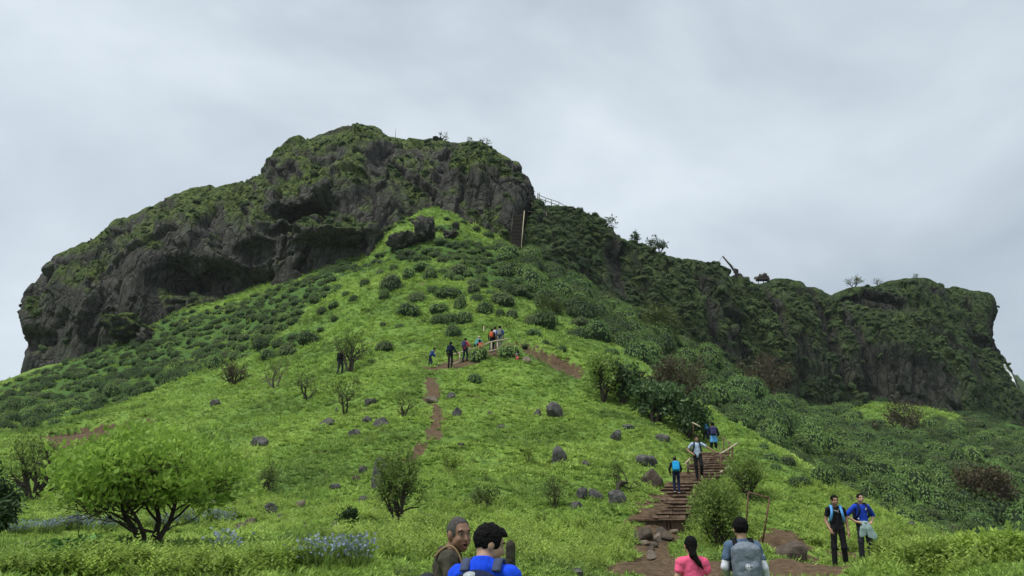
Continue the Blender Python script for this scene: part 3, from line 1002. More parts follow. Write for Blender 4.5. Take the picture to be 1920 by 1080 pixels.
def grass():
    x, y, R, r = sow(260000, 7.5, 125, 1)
    lo, hi = CLEARING.min(0) - 4, CLEARING.max(0) + 4
    cx, cy = r.uniform(lo[0], hi[0], 5000), r.uniform(lo[1], hi[1], 5000)
    x, y, R = np.concatenate([x, cx]), np.concatenate([y, cy]), np.concatenate([R, np.hypot(cx, cy)])
    keep = (soil_mask(x, y) < 0.25 + 0.5 * r.random(len(x)))
    sm = scrub_mask(x, y)
    keep &= (r.random(len(x)) > sm * 0.75)
    keep &= r.random(len(x)) < 0.72 + 0.8 * noise3(x / 1.3, y / 1.3, 0, 71) + 0.4 * noise3(x / 4, y / 3, 0, 72)
    x, y, R = x[keep], y[keep], R[keep]
    z = height(x, y)
    P = np.stack([x, y, z], 1)
    f, *_ = in_frame(P, 260)
    P, R = P[f], R[f]
    v = visible(P, 0.4, 0.8)
    P, R = P[v], R[v]
    n = len(P)
    s = (0.05 + 0.0026 * R) * (0.55 + 0.9 * r.random(n)) * (1 + 0.5 * np.clip(noise3(P[:, 0] / 2.5, P[:, 1] / 2.5, 0, 73), -0.7, 1.0))
    rot = np.stack([r.normal(0, 0.2, n), r.normal(0, 0.2, n), r.random(n) * 6.28], 1)
    scatter('grass', P, rot, s, r.integers(0, len(TUFTS), n), TUFTS, 'short bright green grass covering the hillside', 'grass')
grass()

def weeds():
    r = np.random.default_rng(12)
    zones = [([(560,1079),(640,1020),(800,985),(960,975),(1180,1000),(1180,1045),(1100,1079)], 620, 0.30),
             ([(1480,930),(1560,905),(1640,960),(1730,1010),(1690,1060),(1600,1040),(1520,1020)], 420, 0.34),
             ([(1280,1035),(1300,960),(1400,880),(1480,920),(1420,1000),(1400,1050)], 300, 0.36),
             ([(1640,1075),(1700,1030),(1800,1030),(1900,1055),(1910,1079)], 260, 0.34),
             ([(540,960),(700,930),(880,940),(1000,960),(900,990),(600,985)], 300, 0.26),
             ([(60,930),(400,930),(560,940),(540,985),(60,985)], 320, 0.30),
             ([(0,1060),(200,1050),(560,1060),(560,1079),(0,1079)], 240, 0.26),
             ([(640,800),(900,780),(1180,800),(1150,930),(700,930)], 340, 0.28),
             ([(1150,830),(1280,800),(1300,850),(1230,960),(1170,970)], 200, 0.30)]
    P, S = [], []
    for poly, n, s in zones:
        Q = poly_hit(poly)
        lo, hi = Q.min(0), Q.max(0)
        x = r.uniform(lo[0], hi[0], n * 4); y = r.uniform(lo[1], hi[1], n * 4)
        k = inside(Q, x, y) & (soil_mask(x, y) < 0.5) & (noise3(x / 1.6, y / 1.6, 0, 5) > -0.15)
        x, y = x[k][:n], y[k][:n]
        P.append(np.stack([x, y, height(x, y) - 0.02], 1)); S.append(s * (0.55 + 0.8 * r.random(len(x))))
    P, S = np.concatenate(P), np.concatenate(S)
    n = len(P)
    scatter('weeds', P, np.stack([r.normal(0, .1, n), r.normal(0, .1, n), r.random(n) * 6.28], 1), S, r.integers(0, 4, n), HERBS, 'leafy light green weeds standing above the grass', 'weeds')
weeds()

def dark_herbs():
    r = np.random.default_rng(17)
    x, y, R, _ = sow(26000, 9, 66, 18)
    k = (soil_mask(x, y) < 0.4) & (scrub_mask(x, y) < 0.5) & (noise3(x / 2.3, y / 2.3, 0, 51) + 0.4 * noise3(x / 0.9, y / 0.9, 0, 52) > 0.26)
    x, y, R = x[k], y[k], R[k]
    P = np.stack([x, y, height(x, y) - 0.02], 1)
    f, *_ = in_frame(P); P, R = P[f], R[f]
    n = len(P)
    pr = [herb_mesh('herb', 360 + k, L_HERBD, 8, 6) for k in range(3)] + [tuft_mesh('stalk', 370 + k, L_DRY, 7, 1.2, 0.045, 0.3) for k in range(2)]
    scatter('herbs', P, np.stack([r.normal(0, .12, n), r.normal(0, .12, n), r.random(n) * 6.28], 1), (0.09 + 0.0035 * R) * (0.6 + 0.9 * r.random(n)), np.where(r.random(n) < 0.16, r.integers(3, 5, n), r.integers(0, 3, n)), pr, 'darker herbs and dry stalks mixed into the grass', 'herbs')
dark_herbs()

# ---- shrubs: the ones that show largest are single things, the rest of the carpet is one growth
GROUPS = {}
def carpet():
    r = np.random.default_rng(5)
    n = 26000
    R = np.sqrt(r.uniform(20 ** 2, 175 ** 2, n)); T = r.uniform(-0.68, 0.70, n)
    x, y = R * np.sin(T), R * np.cos(T)
    sm = scrub_mask(x, y)
    right = x > -0.02 * y
    size = np.where(right, 1.0 + 0.32 * sstep(55, 80, R), 0.66) * (0.5 + 0.85 * r.random(n) ** 1.5) * (0.45 + 0.55 * sstep(35, 78, R))
    k = sm > 0.5
    dens = np.where(right, 0.75, 0.95) * (0.8 + 0.5 * noise3(x / 7, y / 7, 0, 44))
    k &= r.random(n) < dens
    edge = seg_dist(np.array(RIGHT_EDGE), x, y)
    k &= ~(right & (r.random(n) > sstep(0.0, 11.0, edge) * 1.1 + 0.10) & (R < 75))
    k |= (sm < 0.5) & (edge < 7) & right & (R < 60) & (R > 30) & (r.random(n) < 0.07)
    x, y, size, R, right = x[k], y[k], size[k], R[k], right[k]
    # keep bushes apart
    order = np.argsort(-size)
    cell, kept = {}, []
    for i in order:
        c = (int(x[i] // 2), int(y[i] // 2)); ok = True
        for dx in (-1, 0, 1):
            for dy in (-1, 0, 1):
                for j in cell.get((c[0] + dx, c[1] + dy), ()):
                    if math.hypot(x[i] - x[j], y[i] - y[j]) < 0.62 * (size[i] + size[j]):
                        ok = False; break
                if not ok: break
            if not ok: break
        if ok:
            cell.setdefault(c, []).append(i); kept.append(i)
    kept = np.array(kept)
    P = np.stack([x[kept], y[kept], height(x[kept], y[kept]) - 0.12], 1)
    size, right = size[kept], right[kept]
    f, u, w, zf = in_frame(P, 160)
    v = f & visible(P, 0.9, 0.9)
    P, size, right, show = P[v], size[v], right[v], (size / zf)[v]
    rank = np.argsort(-(show * np.where(right, 1, 1.6)))
    single, rest = rank[:235], rank[235:]
    for i in single:
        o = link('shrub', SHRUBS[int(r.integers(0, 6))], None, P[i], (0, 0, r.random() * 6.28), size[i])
        o.scale = (size[i], size[i], size[i] * r.uniform(1.2, 1.7))
        if right[i]:
            tag(o, 'rounded dark green shrub in the dense growth on the slope beyond the stairs', 'shrub', 'shrubs of the slope beyond the stairs')
        else:
            tag(o, 'low green shrub in the dense growth below the long dark cliff', 'shrub', 'low shrubs below the long dark cliff')
    n = len(rest)
    scatter('shrubbery', P[rest], np.stack([r.normal(0, .06, n), r.normal(0, .06, n), r.random(n) * 6.28], 1), size[rest], np.where(r.random(n) < 0.12, r.integers(6, 8, n), r.integers(0, 6, n)), SHRUBS, 'dense carpet of dark green shrubs on the farther slopes', 'shrubbery')
    print('carpet', len(P), 'single', len(single))
carpet()

SPUR = [(767,520,26,1),(807,522,26,1),(845,525,28,.8),(733,545,40,1),(720,560,22,1),(684,536,16,1),(714,514,16,1),(740,508,22,.8),(649,554,16,1),(662,566,16,1),
 (793,507,35,.7),(860,516,40,.8),(842,555,55,.55),(812,548,20,1),(782,564,42,.8),(767,588,45,.7),(823,584,38,.8),(862,577,28,1),(908,588,32,1),(888,549,24,1),
 (893,565,26,.9),(952,551,24,1),(943,568,45,.8),(987,556,20,1),(846,606,36,.9),(850,630,38,.9),(872,605,30,1),(960,594,22,1),(937,593,18,1),(822,606,26,.8),
 (720,655,36,.7),(580,642,45,.7),(697,682,20,.8),(625,577,22,.8),(627,601,16,.8),(718,612,14,.8),(750,612,18,.7),(602,620,16,.8),(603,587,20,.8),(653,602,10,.8),
 (890,716,24,.9),(897,676,38,.8),(957,668,42,.8),(997,608,30,1),(1023,646,14,1),(972,614,8,.6),(540,664,40,.7),(505,672,34,.7),(665,560,12,.8),(690,585,12,.7),
 (1510,860,30,.6),(1478,872,28,.8),(1500,910,46,.6),(1540,900,24,.8),(1590,940,26,.7),(1430,845,26,.8),(1455,880,22,.7),(1650,1010,28,.5),(1690,1000,24,.6)]
SPUR_ONE = {(890,716): 'small lone round shrub on the grass below the walkers railing', (897,676): 'dark shrub growing against the middle of the walkers railing', (957,668): 'broad dark shrub between the railing end and the seated walker',
 (720,655): 'wide dark shrub between the lone hiker and the bent walker', (697,682): 'small dark shrub next to the forked tree of the lone hiker', (580,642): 'long dark shrub uphill of the almost bare saplings', (540,664): 'low dark shrub uphill of the almost bare saplings, middle of three',
 (505,672): 'low dark shrub uphill of the almost bare saplings, outermost of three', (850,630): 'rounded shrub right above the walker in teal', (842,555): 'widest flat shrub in the middle of the bright spur', (997,608): 'rounded shrub below the brownish round tree',
 (1023,646): 'small shrub on the grass above the cut earth bank', (972,614): 'tiny shrub on the bare grass ahead of the walking group', (860,516): 'large shrub high on the spur where the dense growth begins'}
def spur_shrubs():
    r = np.random.default_rng(9)
    for i, (px, py, w, q) in enumerate(SPUR):
        p = hit(px, py, 15)
        s = 0.5 * w * np.hypot(p[1], p[2]) / FOC * 1.12
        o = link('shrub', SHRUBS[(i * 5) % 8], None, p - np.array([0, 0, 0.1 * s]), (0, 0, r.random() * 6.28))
        o.scale = (s * r.uniform(.85, 1.15), s * r.uniform(.85, 1.15), s * q * r.uniform(1.35, 1.9))
        if (px, py) in SPUR_ONE:
            tag(o, SPUR_ONE[(px, py)], 'shrub', 'shrubs dotting the bright upper slope')
        elif i < 50:
            tag(o, ('dark shrub near the top of the bright spur, below the craggy outcrop' if py < 530 else 'rounded dark shrub half way up the bright spur, above the railing' if py < 580 else 'dark shrub on the bright spur just above the walking group') if px > 700 else 'small dark shrub on the thinly dotted grass above the lone hiker', 'shrub', 'shrubs dotting the bright upper slope')
        else:
            tag(o, 'small dark shrub on the bright grass strip above the standing pair', 'shrub', 'shrubs on the grass strip above the standing pair')
spur_shrubs()
CREST = [(735,428,20),(752,418,16),(772,414,14),(838,412,14),(868,418,16),(892,432,22),(915,444,24),(936,456,24),(828,458,30),(806,474,34),(770,478,30),(742,470,26),(850,462,28),(880,455,22),(715,480,26),(790,490,32),(835,486,30)]
def crest_shrubs():
    r = np.random.default_rng(19)
    for i, (px, py, w) in enumerate(CREST):
        p = hit(px, py, 60)
        q = 0.5 * px_size(p, w)
        o = link('shrub', SHRUBS[(i * 3) % 8], None, p - np.array([0, 0, 0.15 * q]), (0, 0, r.random() * 6.28))
        o.scale = (q * r.uniform(.9, 1.3), q * r.uniform(.9, 1.3), q * r.uniform(.7, 1.2))
        tag(o, 'shrub crowding the grass around the craggy outcrop under the summit cliff', 'shrub', 'shrubs around the craggy outcrop')
crest_shrubs()

# ---- growth on the cliffs
def cliff_growth(cname, name, n, protos, s0, s1, thr, label, seed, up=0.0):
    r = np.random.default_rng(seed)
    V, N, moss, (nv, nu) = CLIFF_PTS[cname]
    f, u, w, zf = in_frame(V, 20)
    row = np.arange(len(V)) // nu
    ok = f & (row < nv * 0.59) & (row > nv * 0.12) & (N[:, 1] < 0.35) & (V[:, 2] > height(V[:, 0], V[:, 1], False) - 0.5)
    pr = np.where(ok, np.clip(moss - thr, 0, 1) ** 1.2 + up, 0) * np.where(ok, 1, 0)
    pr = pr / pr.sum()
    i = r.choice(len(V), n, p=pr, replace=False)
    P = V[i] + r.normal(0, 0.12, (n, 3)) - N[i] * 0.1
    s = (s0 + (s1 - s0) * r.random(n) ** 2)
    rot = np.stack([N[i, 1] * -0.7 + r.normal(0, .15, n), N[i, 0] * 0.7 + r.normal(0, .15, n), r.random(n) * 6.28], 1)
    scatter(name, P, rot, s, r.integers(0, len(protos), n), protos, label, 'vegetation')
cliff_growth('main_cliff', 'cliff_grass', 5500, CLUMPS, 0.08, 0.26, 0.42, 'tufts of grass and low growth clinging to the dark cliff', 21)
cliff_growth('main_cliff', 'cliff_bushes', 420, CLUMPS_D, 0.25, 0.9, 0.3, 'small dark bushes rooted in the cracks of the dark cliff', 22)
cliff_growth('overgrown_cliff', 'hanging_growth', 4200, CLUMPS_D, 0.25, 1.0, 0.15, 'dark green bushes hanging all over the farther cliff', 23, 0.02)
cliff_growth('overgrown_cliff', 'ledge_grass', 2600, CLUMPS, 0.15, 0.5, 0.45, 'paler green growth on the ledges of the farther cliff', 24)

# ------------------------------------------------------------------ trees
def grow(seed, stems=3, levels=3, kids=4, lean=0.5, up=0.35, wob=0.16, r0=0.05, shrink=0.62, bare=0.25):
    """unit-size tree: wood shape and twig points"""
    r = np.random.default_rng(seed)
    wood, tips = MB(), []
    def branch(p, d, L, rad, lev):
        pts, rr = [p], [rad]
        n = 5 if lev == 0 else 4
        for k in range(n):
            d = d + r.normal(0, wob, 3) + np.array([0, 0, up * 0.18])
            d = d / np.linalg.norm(d)
            p = p + d * L / n
            pts.append(p); rr.append(max(0.0025, rad * (1 - 0.55 * (k + 1) / n)))
        wood.tube(pts, rr, 6 if lev == 0 else (4 if lev == 1 else 3), 0, False)
        if lev >= levels - 1:
            for q in pts[1:]: tips.append((q, d))
        if lev < levels:
            m = kids if lev else kids + 1
            for k in range(m):
                i = 1 + int((len(pts) - 1) * (bare + (1 - bare) * (k + r.random()) / m) * 0.999)
                i = min(i, len(pts) - 1)
                side = r.normal(size=3); side -= d * np.dot(side, d); side /= np.linalg.norm(side)
                nd = d * 0.62 + side * 0.8 + np.array([0, 0, 0.12])
                branch(pts[i], nd / np.linalg.norm(nd), L * shrink * (0.75 + 0.5 * r.random()), rr[i] * 0.7, lev + 1)
    for s in range(stems):
        az = 2 * math.pi * (s + 0.5 * r.random()) / stems
        d = np.array([math.cos(az) * lean, math.sin(az) * lean, 1.0]) if stems > 1 else np.array([r.normal(0, .1), r.normal(0, .1), 1.0])
        branch(np.array([math.cos(az), math.sin(az), 0]) * (0.03 if stems > 1 else 0), d / np.linalg.norm(d), 0.5, r0 * r.uniform(0.75, 1.1), 0)
    return wood, np.array([t[0] for t in tips]), np.array([t[1] for t in tips]), r

def tree(name, p, W, H, leafmat, bark, leaves, leaf, label, cat, group=None, seed=1, depth=None, jit=0.10, narrow=0.45, droop=0.0, zlow=0.0, fill=0.0, **kw):
    """tree or bush of a measured width and height: trunk with limbs, crown of separate leaves"""
    wood, T, D, r = grow(seed, **kw)
    WV = np.concatenate(wood.V)
    lo, hi = WV.min(0), WV.max(0)
    depth = depth or W
    sx, sy, sz = W * 0.92 / (hi[0] - lo[0]), depth * 0.92 / (hi[1] - lo[1]), H * 0.97 / hi[2]
    S = np.array([sx, sy, sz]); off = np.array([-(lo[0] + hi[0]) / 2 * 0.5, 0, 0])
    k = np.clip(WV[:, 2:3] / hi[2], 0, 1)
    WV = (WV + off * k) * S
    T = (T + off * np.clip(T[:, 2:3] / hi[2], 0, 1)) * S
    root = empty(name, p)
    tag(root, label, cat, group)
    wood.V = [WV + np.array([0, 0, -0.08])]
    wood.obj('trunk', bark, root)
    if leaves:
        ok = T[:, 2] > zlow * H
        T = T[ok] if ok.any() else T
        D = D[ok] if ok.any() else D
        i = r.integers(0, len(T), leaves)
        c = T[i] + r.normal(0, jit, (leaves, 3)) * np.array([W, depth, H]) * 0.5
        if fill:
            q = r.random(leaves) < fill
            e = rdirs(r, leaves) * (0.55 + 0.45 * r.random(leaves) ** 0.6)[:, None]
            e = e * (1 + 0.28 * noise3(e[:, 0] * 2.2, e[:, 1] * 2.2, e[:, 2] * 2.2, seed))[:, None]
            e = e[:, :] * np.array([W * 0.5, depth * 0.5, H * 0.33]) + np.array([0, 0, H * 0.66])
            e[:, 2] -= np.clip(np.abs(e[:, 0]) / (W * 0.5), 0, 1) ** 2 * H * 0.12
            hole = noise3(e[:, 0] / (W * 0.16), e[:, 1] / (W * 0.16), e[:, 2] / (W * 0.13), seed + 9) > -0.04
            c = np.where((q & hole)[:, None], e, c)
        d = D[i] * 0.6 + rdirs(r, leaves) + np.array([0, 0, 0.25 - droop])
        s = np.cross(d, rdirs(r, leaves)) + np.array([0.01, 0, 0])
        L = leaf * (0.65 + 0.7 * r.random(leaves))
        V, F = kites(c, d, s, L, L * narrow)
        link('crown', mesh_of('crown', V, F, leafmat), root)
    return root

def tree_at(name, px, py, w, h, *a, spot=None, ymin=9.0, sink=0.0, **kw):
    p = hit(px, py, ymin) if spot is None else np.array(spot, float)
    return tree(name, p - np.array([0, 0, sink]), px_size(p, w), px_size(p, h), *a, **kw)

tree_at('tree', 278, 1026, 358, 222, L_BRIGHT, M_BARK, 10500, 0.095, 'spreading small tree with fresh bright leaves in front of the blue flowers', 'tree', seed=6, stems=4, levels=3, kids=5, lean=0.55, r0=0.026, jit=0.07, zlow=0.32, depth=3.4, bare=0.35, fill=0.8)
tree_at('bush', 62, 940, 112, 135, L_MID, M_BARK, 1500, 0.10, 'twiggy green bush behind the bright tree, near the red soil bank', 'bush', seed=8, stems=6, levels=2, kids=4, lean=0.6, jit=0.06, zlow=0.3)
tree_at('tree', -22, 1012, 96, 135, L_DARK, M_BARK, 2600, 0.16, 'dark drooping tree cut by the edge of the picture', 'tree', seed=12, stems=3, levels=2, kids=5, lean=0.5, jit=0.12, droop=0.9, narrow=0.3)
tree_at('bush', 748, 985, 118, 150, L_MID, M_BARK, 2600, 0.075, 'upright many-stemmed bush in front of the tall grey rock', 'bush', seed=15, stems=9, levels=2, kids=3, lean=0.42, r0=0.028, jit=0.05, zlow=0.3)
tree_at('bush', 1346, 1030, 104, 134, L_MID, M_BARK, 5200, 0.085, 'dense leafy bush growing against the foot of the stone stairs', 'bush', seed=17, fill=0.5, stems=9, levels=2, kids=4, lean=0.5, r0=0.025, jit=0.10)
tree_at('bush', 1402, 935, 90, 88, L_MID, M_BARK, 1700, 0.10, 'loose light green bush beyond the broken stair rail', 'bush', seed=18, stems=7, levels=2, kids=3, lean=0.5, jit=0.10)
tree_at('tree', 656, 696, 76, 78, L_OLIVE, M_BARK, 750, 0.16, 'forked little tree beside the dark-clad lone hiker', 'tree', seed=21, stems=3, levels=2, kids=4, lean=0.75, r0=0.04, jit=0.07, zlow=0.4)
tree_at('tree', 515, 726, 72, 64, L_OLIVE, M_BARKG, 160, 0.13, 'almost bare forked sapling on the slope, second of a loose row', 'tree', seed=23, stems=3, levels=3, kids=3, lean=0.9, r0=0.035, jit=0.06, zlow=0.4)
tree_at('bush', 436, 722, 68, 56, L_BROWN, M_BARK, 420, 0.16, 'dark tangled leafless bush on the slope near the low shrubs', 'bush', seed=24, stems=7, levels=2, kids=4, lean=1.0, r0=0.04, jit=0.10)
tree_at('tree', 575, 748, 66, 64, L_OLIVE, M_BARK, 220, 0.12, 'thin bare sapling with a dark short trunk above the flat rocks', 'tree', seed=26, stems=3, levels=3, kids=3, lean=0.6, r0=0.04, jit=0.06, zlow=0.3)
tree_at('tree', 646, 778, 72, 84, L_OLIVE, M_BARK, 420, 0.12, 'twin-stemmed sapling with sparse leaves beside the round grey boulder', 'tree', seed=27, stems=2, levels=3, kids=4, lean=0.35, r0=0.04, jit=0.07, zlow=0.35)
tree_at('tree', 756, 784, 60, 76, L_MID, M_BARK, 300, 0.11, 'slanting sapling beside the bare dirt trail', 'tree', seed=29, stems=3, levels=3, kids=3, lean=0.55, r0=0.035, jit=0.07, zlow=0.35)
tree_at('tree', 1158, 926, 88, 82, L_MID, M_BARK, 480, 0.085, 'crooked little tree growing over the dark boulder', 'tree', seed=31, stems=1, levels=3, kids=4, r0=0.05, jit=0.07, wob=0.3, zlow=0.35)
tree_at('tree', 1132, 752, 66, 92, L_MID, M_BARK, 1500, 0.22, 'dark leaning tree with yellowish upper leaves at the slope edge', 'tree', seed=33, stems=3, levels=2, kids=5, lean=0.35, jit=0.12, zlow=0.2)
tree_at('tree', 1168, 756, 74, 84, L_DARK, M_BARK, 1800, 0.26, 'dense dark drooping tree at the edge of the bright slope', 'tree', seed=34, stems=4, levels=2, kids=5, lean=0.5, jit=0.14, droop=0.5)
tree_at('tree', 1228, 792, 96, 88, L_DARK, M_BARK, 2200, 0.27, 'dark broadleaf tree below the brown leafless trees', 'tree', seed=35, stems=4, levels=2, kids=5, lean=0.6, jit=0.14, droop=0.5)
tree_at('tree', 1288, 822, 84, 92, L_DARK, M_BARK, 2200, 0.26, 'dark drooping tree just above the stair climbers', 'tree', seed=36, stems=4, levels=2, kids=5, lean=0.5, jit=0.14, droop=0.6)
tree_at('tree', 1262, 770, 150, 112, L_BROWN, M_BARKG, 2200, 0.2, 'brown nearly leafless tree rising behind the dark trees by the stairs', 'tree', seed=37, stems=5, levels=3, kids=4, lean=0.8, r0=0.03, jit=0.06)
tree_at('tree', 1032, 604, 64, 62, L_OLIVE, M_BARK, 900, 0.26, 'brownish round tree above the end of the upper railing', 'tree', seed=38, stems=4, levels=2, kids=5, lean=0.6, jit=0.12)
tree_at('tree', 1440, 758, 120, 96, L_BROWN, M_BARKG, 2600, 0.36, 'brown thinly leaved tree at the foot of the farther cliff', 'tree', seed=39, stems=5, levels=3, kids=4, lean=0.8, r0=0.035, jit=0.09)
tree_at('tree', 1245, 640, 90, 80, L_OLIVE, M_BARKG, 2000, 0.32, 'olive thinly leaved tree in the gully under the ridge', 'tree', seed=40, stems=5, levels=3, kids=4, lean=0.8, r0=0.035, jit=0.09)
tree_at('tree', 1856, 965, 130, 96, L_BROWN, M_BARKG, 4200, 0.26, 'brown leafless-looking tree among the shrubs low on the far slope', 'tree', seed=41, stems=6, levels=3, kids=4, lean=0.9, r0=0.03, jit=0.10)
tree_at('tree', 1690, 812, 110, 60, L_BROWN, M_BARKG, 2000, 0.34, 'brown thin tree under the grassy clearing below the far cliff', 'tree', seed=42, stems=6, levels=2, kids=4, lean=1.0, r0=0.03, jit=0.10)
# young plants
for i, (px, py, w, h, lab) in enumerate([(845,892,52,56,'airy light green bush in the middle of the open slope'), (990,868,24,36,'small upright leafy plant on the open slope'),
        (1040,952,60,66,'thin weedy bush with bare stems above the earth bank'), (905,955,70,50,'low brownish bush with upright twigs over the dark hollow'),
        (505,925,60,62,'brown twiggy bush beside the bright tree'), (655,985,40,30,'low dark green bush left of the upright bush')]):
    tree_at('bush', px, py, w, h, L_HERB if i in (0, 1) else (L_OLIVE if i != 5 else L_DARK), M_BARK, 260 if i in (1, 2) else 620, 0.075, lab, 'bush', seed=60 + i, stems=7, levels=2, kids=3, lean=0.5, r0=0.022, jit=0.10)
# near bushes along the lower edge of the frame
for i, (px, py, w, h, lab) in enumerate([(1752,1092,120,76,'light green leafy bush nearest the standing pair'), (1838,1096,120,96,'tall light green leafy bush with a dark heart'), (1912,1092,110,84,'light green leafy bush at the corner of the picture'), (1668,1084,70,54,'small leafy bush beside the feet of the standing pair')]):
    Y = 12.5 - 0.5 * i if i < 3 else 15.5
    X = ray(px, py)[0] * Y
    g = on_ground(X, Y)
    top = at(px, py - h, Y)
    tree('bush', g, px_size(g, w), max(0.5, top[2] - g[2]), L_HERB, M_BARK, 2300 if i < 3 else 700, 0.085, lab, 'bush', 'leafy bushes along the near edge', seed=70 + i, stems=9, levels=2, kids=4, lean=0.5, r0=0.02, jit=0.10)
# skyline trees
def rim(px):
    p = rim_point('main_cliff' if px < 1000 else 'overgrown_cliff', px); p[2] -= 0.35; return p
for i, (px, py, Y, w, h, lv, lab) in enumerate([
 (1150,452,134,34,26,90,'sparse spindly tree on the ridge line, first of three below the top railing'), (1197,468,137,28,22,240,'small round tree on the ridge line, between two others'), (1238,487,141,44,32,520,'bushy dark tree on the ridge line, third below the top railing'),
 (1598,550,177,36,24,240,'flat-topped little tree on the far skyline'), (1642,542,179,18,18,60,'wispy sapling beside the flat-topped tree on the far skyline'), (1720,528,176,10,12,30,'tiny sprig on the highest knob of the far cliff'),
 (830,262,134,24,20,70,'thin bare shrub above the dark rock on the summit'), (913,272,128,22,16,70,'thin bare shrub near the shoulder of the summit'), (885,270,130,14,10,30,'tiny bare shrub between the two others on the summit')]):
    tree_at('tree', px, py, w, h, L_DARK if i in (1, 2) else L_OLIVE, M_BARK, lv, 0.42 if i < 3 else 0.35, lab, 'tree', seed=80 + i, spot=rim(px), stems=3, levels=2, kids=4, lean=0.7, r0=0.035, jit=0.09, zlow=0.3)

# broadleaf plant at the lower edge, its large leaves separate
def broadleaf(px, py, w, n, leaf, label, seed):
    r = np.random.default_rng(seed)
    Y = 9.6
    X = ray(px, py)[0] * Y
    p = on_ground(X, Y)
    root = empty('broadleaf_plant', p)
    tag(root, label, 'plant')
    m1 = leaf_mat('broad_leaves', [(0.06, 0.15, 0.035), (0.10, 0.22, 0.05)], 2.0, 0.3, 0.35)
    # one leaf: pointed heart with a midrib fold
    q = np.array([[0, 0, 0], [0.22, 0.34, .05], [0.5, 0.40, .06], [0.8, 0.22, .02], [1, 0, -.08], [0.8, -0.22, .02], [0.5, -0.40, .06], [0.22, -0.34, .05], [0.5, 0, -0.02], [0.25, 0, 0.0], [0.78, 0, -.04]])
    F = [(0, 9, 1), (1, 9, 8, 2), (2, 8, 10, 3), (3, 10, 4), (0, 7, 9), (7, 6, 8, 9), (6, 5, 10, 8), (5, 4, 10)]
    lm = mesh_of('leaf', q * leaf, F, m1, True)
    W = px_size(p, w) / 2
    stems = MB()
    for k in range(n):
        a = r.random() * 6.28; d = math.sqrt(r.random())
        x, y = d * W * math.cos(a), d * 0.55 * math.sin(a)
        gz = float(height(np.array([p[0] + x]), np.array([p[1] + y]))[0]) - p[2]
        z = gz + 0.04 + 0.13 * (1 - d) + 0.07 * r.random()
        stems.tube([(x * 0.85, y * 0.85, gz - 0.05), (x, y, z)], [0.006, 0.004], 3, 0, False)
        link('leaf', lm, root, (x, y, z), (r.normal(0, .45), r.normal(0.1, .4), r.random() * 6.28), float(r.uniform(0.6, 1.25)))
    stems.obj('stem', M_BARK, root)
broadleaf(165, 1075, 230, 130, 0.125, 'dark broad-leaved creeper in front of the bright tree', 91)

# blue wild flowers
def flowers():
    r = np.random.default_rng(33)
    def fm(seed):
        q = np.random.default_rng(seed)
        n = 26
        b = np.stack([q.normal(0, .3, n), q.normal(0, .3, n), 0.55 + 0.45 * q.random(n)], 1)
        V, F = kites(b, rdirs(q, n, (0.2, 1)), q.normal(size=(n, 3)), 0.13, 0.11)
        ns = 18
        b2 = np.stack([q.normal(0, .2, ns), q.normal(0, .2, ns), np.zeros(ns)], 1)
        V2, F2 = kites(b2, np.stack([q.normal(0, .3, ns), q.normal(0, .3, ns), np.ones(ns)], 1), q.normal(size=(ns, 3)), 0.75, 0.09)
        return mesh_of('flower', np.concatenate([V, V2]), np.concatenate([F, F2 + len(V)]), [L_BLUE, L_MID], False, ([0, 0, 1] * n)[:n] + [1] * ns)
    pr = [fm(500 + k) for k in range(3)]
    P = []
    for cx, cy, wx, wy, n in [(40,1003,30,5,14),(95,998,34,7,24),(150,993,30,8,28),(205,996,22,6,14),(345,984,22,6,14),(405,978,26,7,20),(425,984,14,5,8),(618,1056,44,16,9),(590,1068,24,8,6),(305,994,14,4,10),(420,1046,12,6,9),(668,1062,20,9,14)]:
        for _ in range(n):
            p = hit(cx + r.normal(0, wx * .5), min(1079, cy + r.normal(0, wy * .5)), 8.0)
            P.append(p)
    P = np.array(P); n = len(P)
    scatter('wild_flowers', P, np.stack([r.normal(0, .15, n), r.normal(0, .15, n), r.random(n) * 6.28], 1), 0.26 * (0.7 + 0.6 * r.random(n)), r.integers(0, 3, n), pr, 'pale blue wild flowers in drifts among the near grass', 'flowers')
flowers()
# ------------------------------------------------------------------ rocks
M_ROCK = plain('boulder_rock', (0.072, 0.070, 0.066), 0.85, 0.65, 6, 1.0)
M_ROCKT = plain('tan_boulder_rock', (0.17, 0.135, 0.105), 0.85, 0.35, 5, 0.8)
M_ROCKB = plain('brown_boulder_rock', (0.085, 0.066, 0.05), 0.85, 0.45, 5, 0.8)
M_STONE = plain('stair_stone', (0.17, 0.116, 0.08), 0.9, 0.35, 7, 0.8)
M_RISER_SHADE = plain('shaded_riser_stone', (0.075, 0.048, 0.032), 0.95, 0.4, 7, 0.8)  # same stone as the treads, with riser shade put into a darker colour
M_STONEL = plain('pale_stair_stone', (0.24, 0.185, 0.14), 0.9, 0.3, 7, 0.7)

def rock_shape(seed, nu=22, nv=14, planes=13, rough=0.05):
    r = np.random.default_rng(seed)
    D, F = sphere_grid(nu, nv)
    N = rdirs(r, planes); off = r.uniform(0.48, 0.92, planes)
    dn = D @ N.T
    rad = np.where(dn > 0.05, off / np.maximum(dn, 0.05), 9).min(1)
    rad = np.minimum(rad, 1.08) * (1 + rough * fbm(D[:, 0] * 2.4, D[:, 1] * 2.4, D[:, 2] * 2.4, 3, seed))
    return D * rad[:, None], F

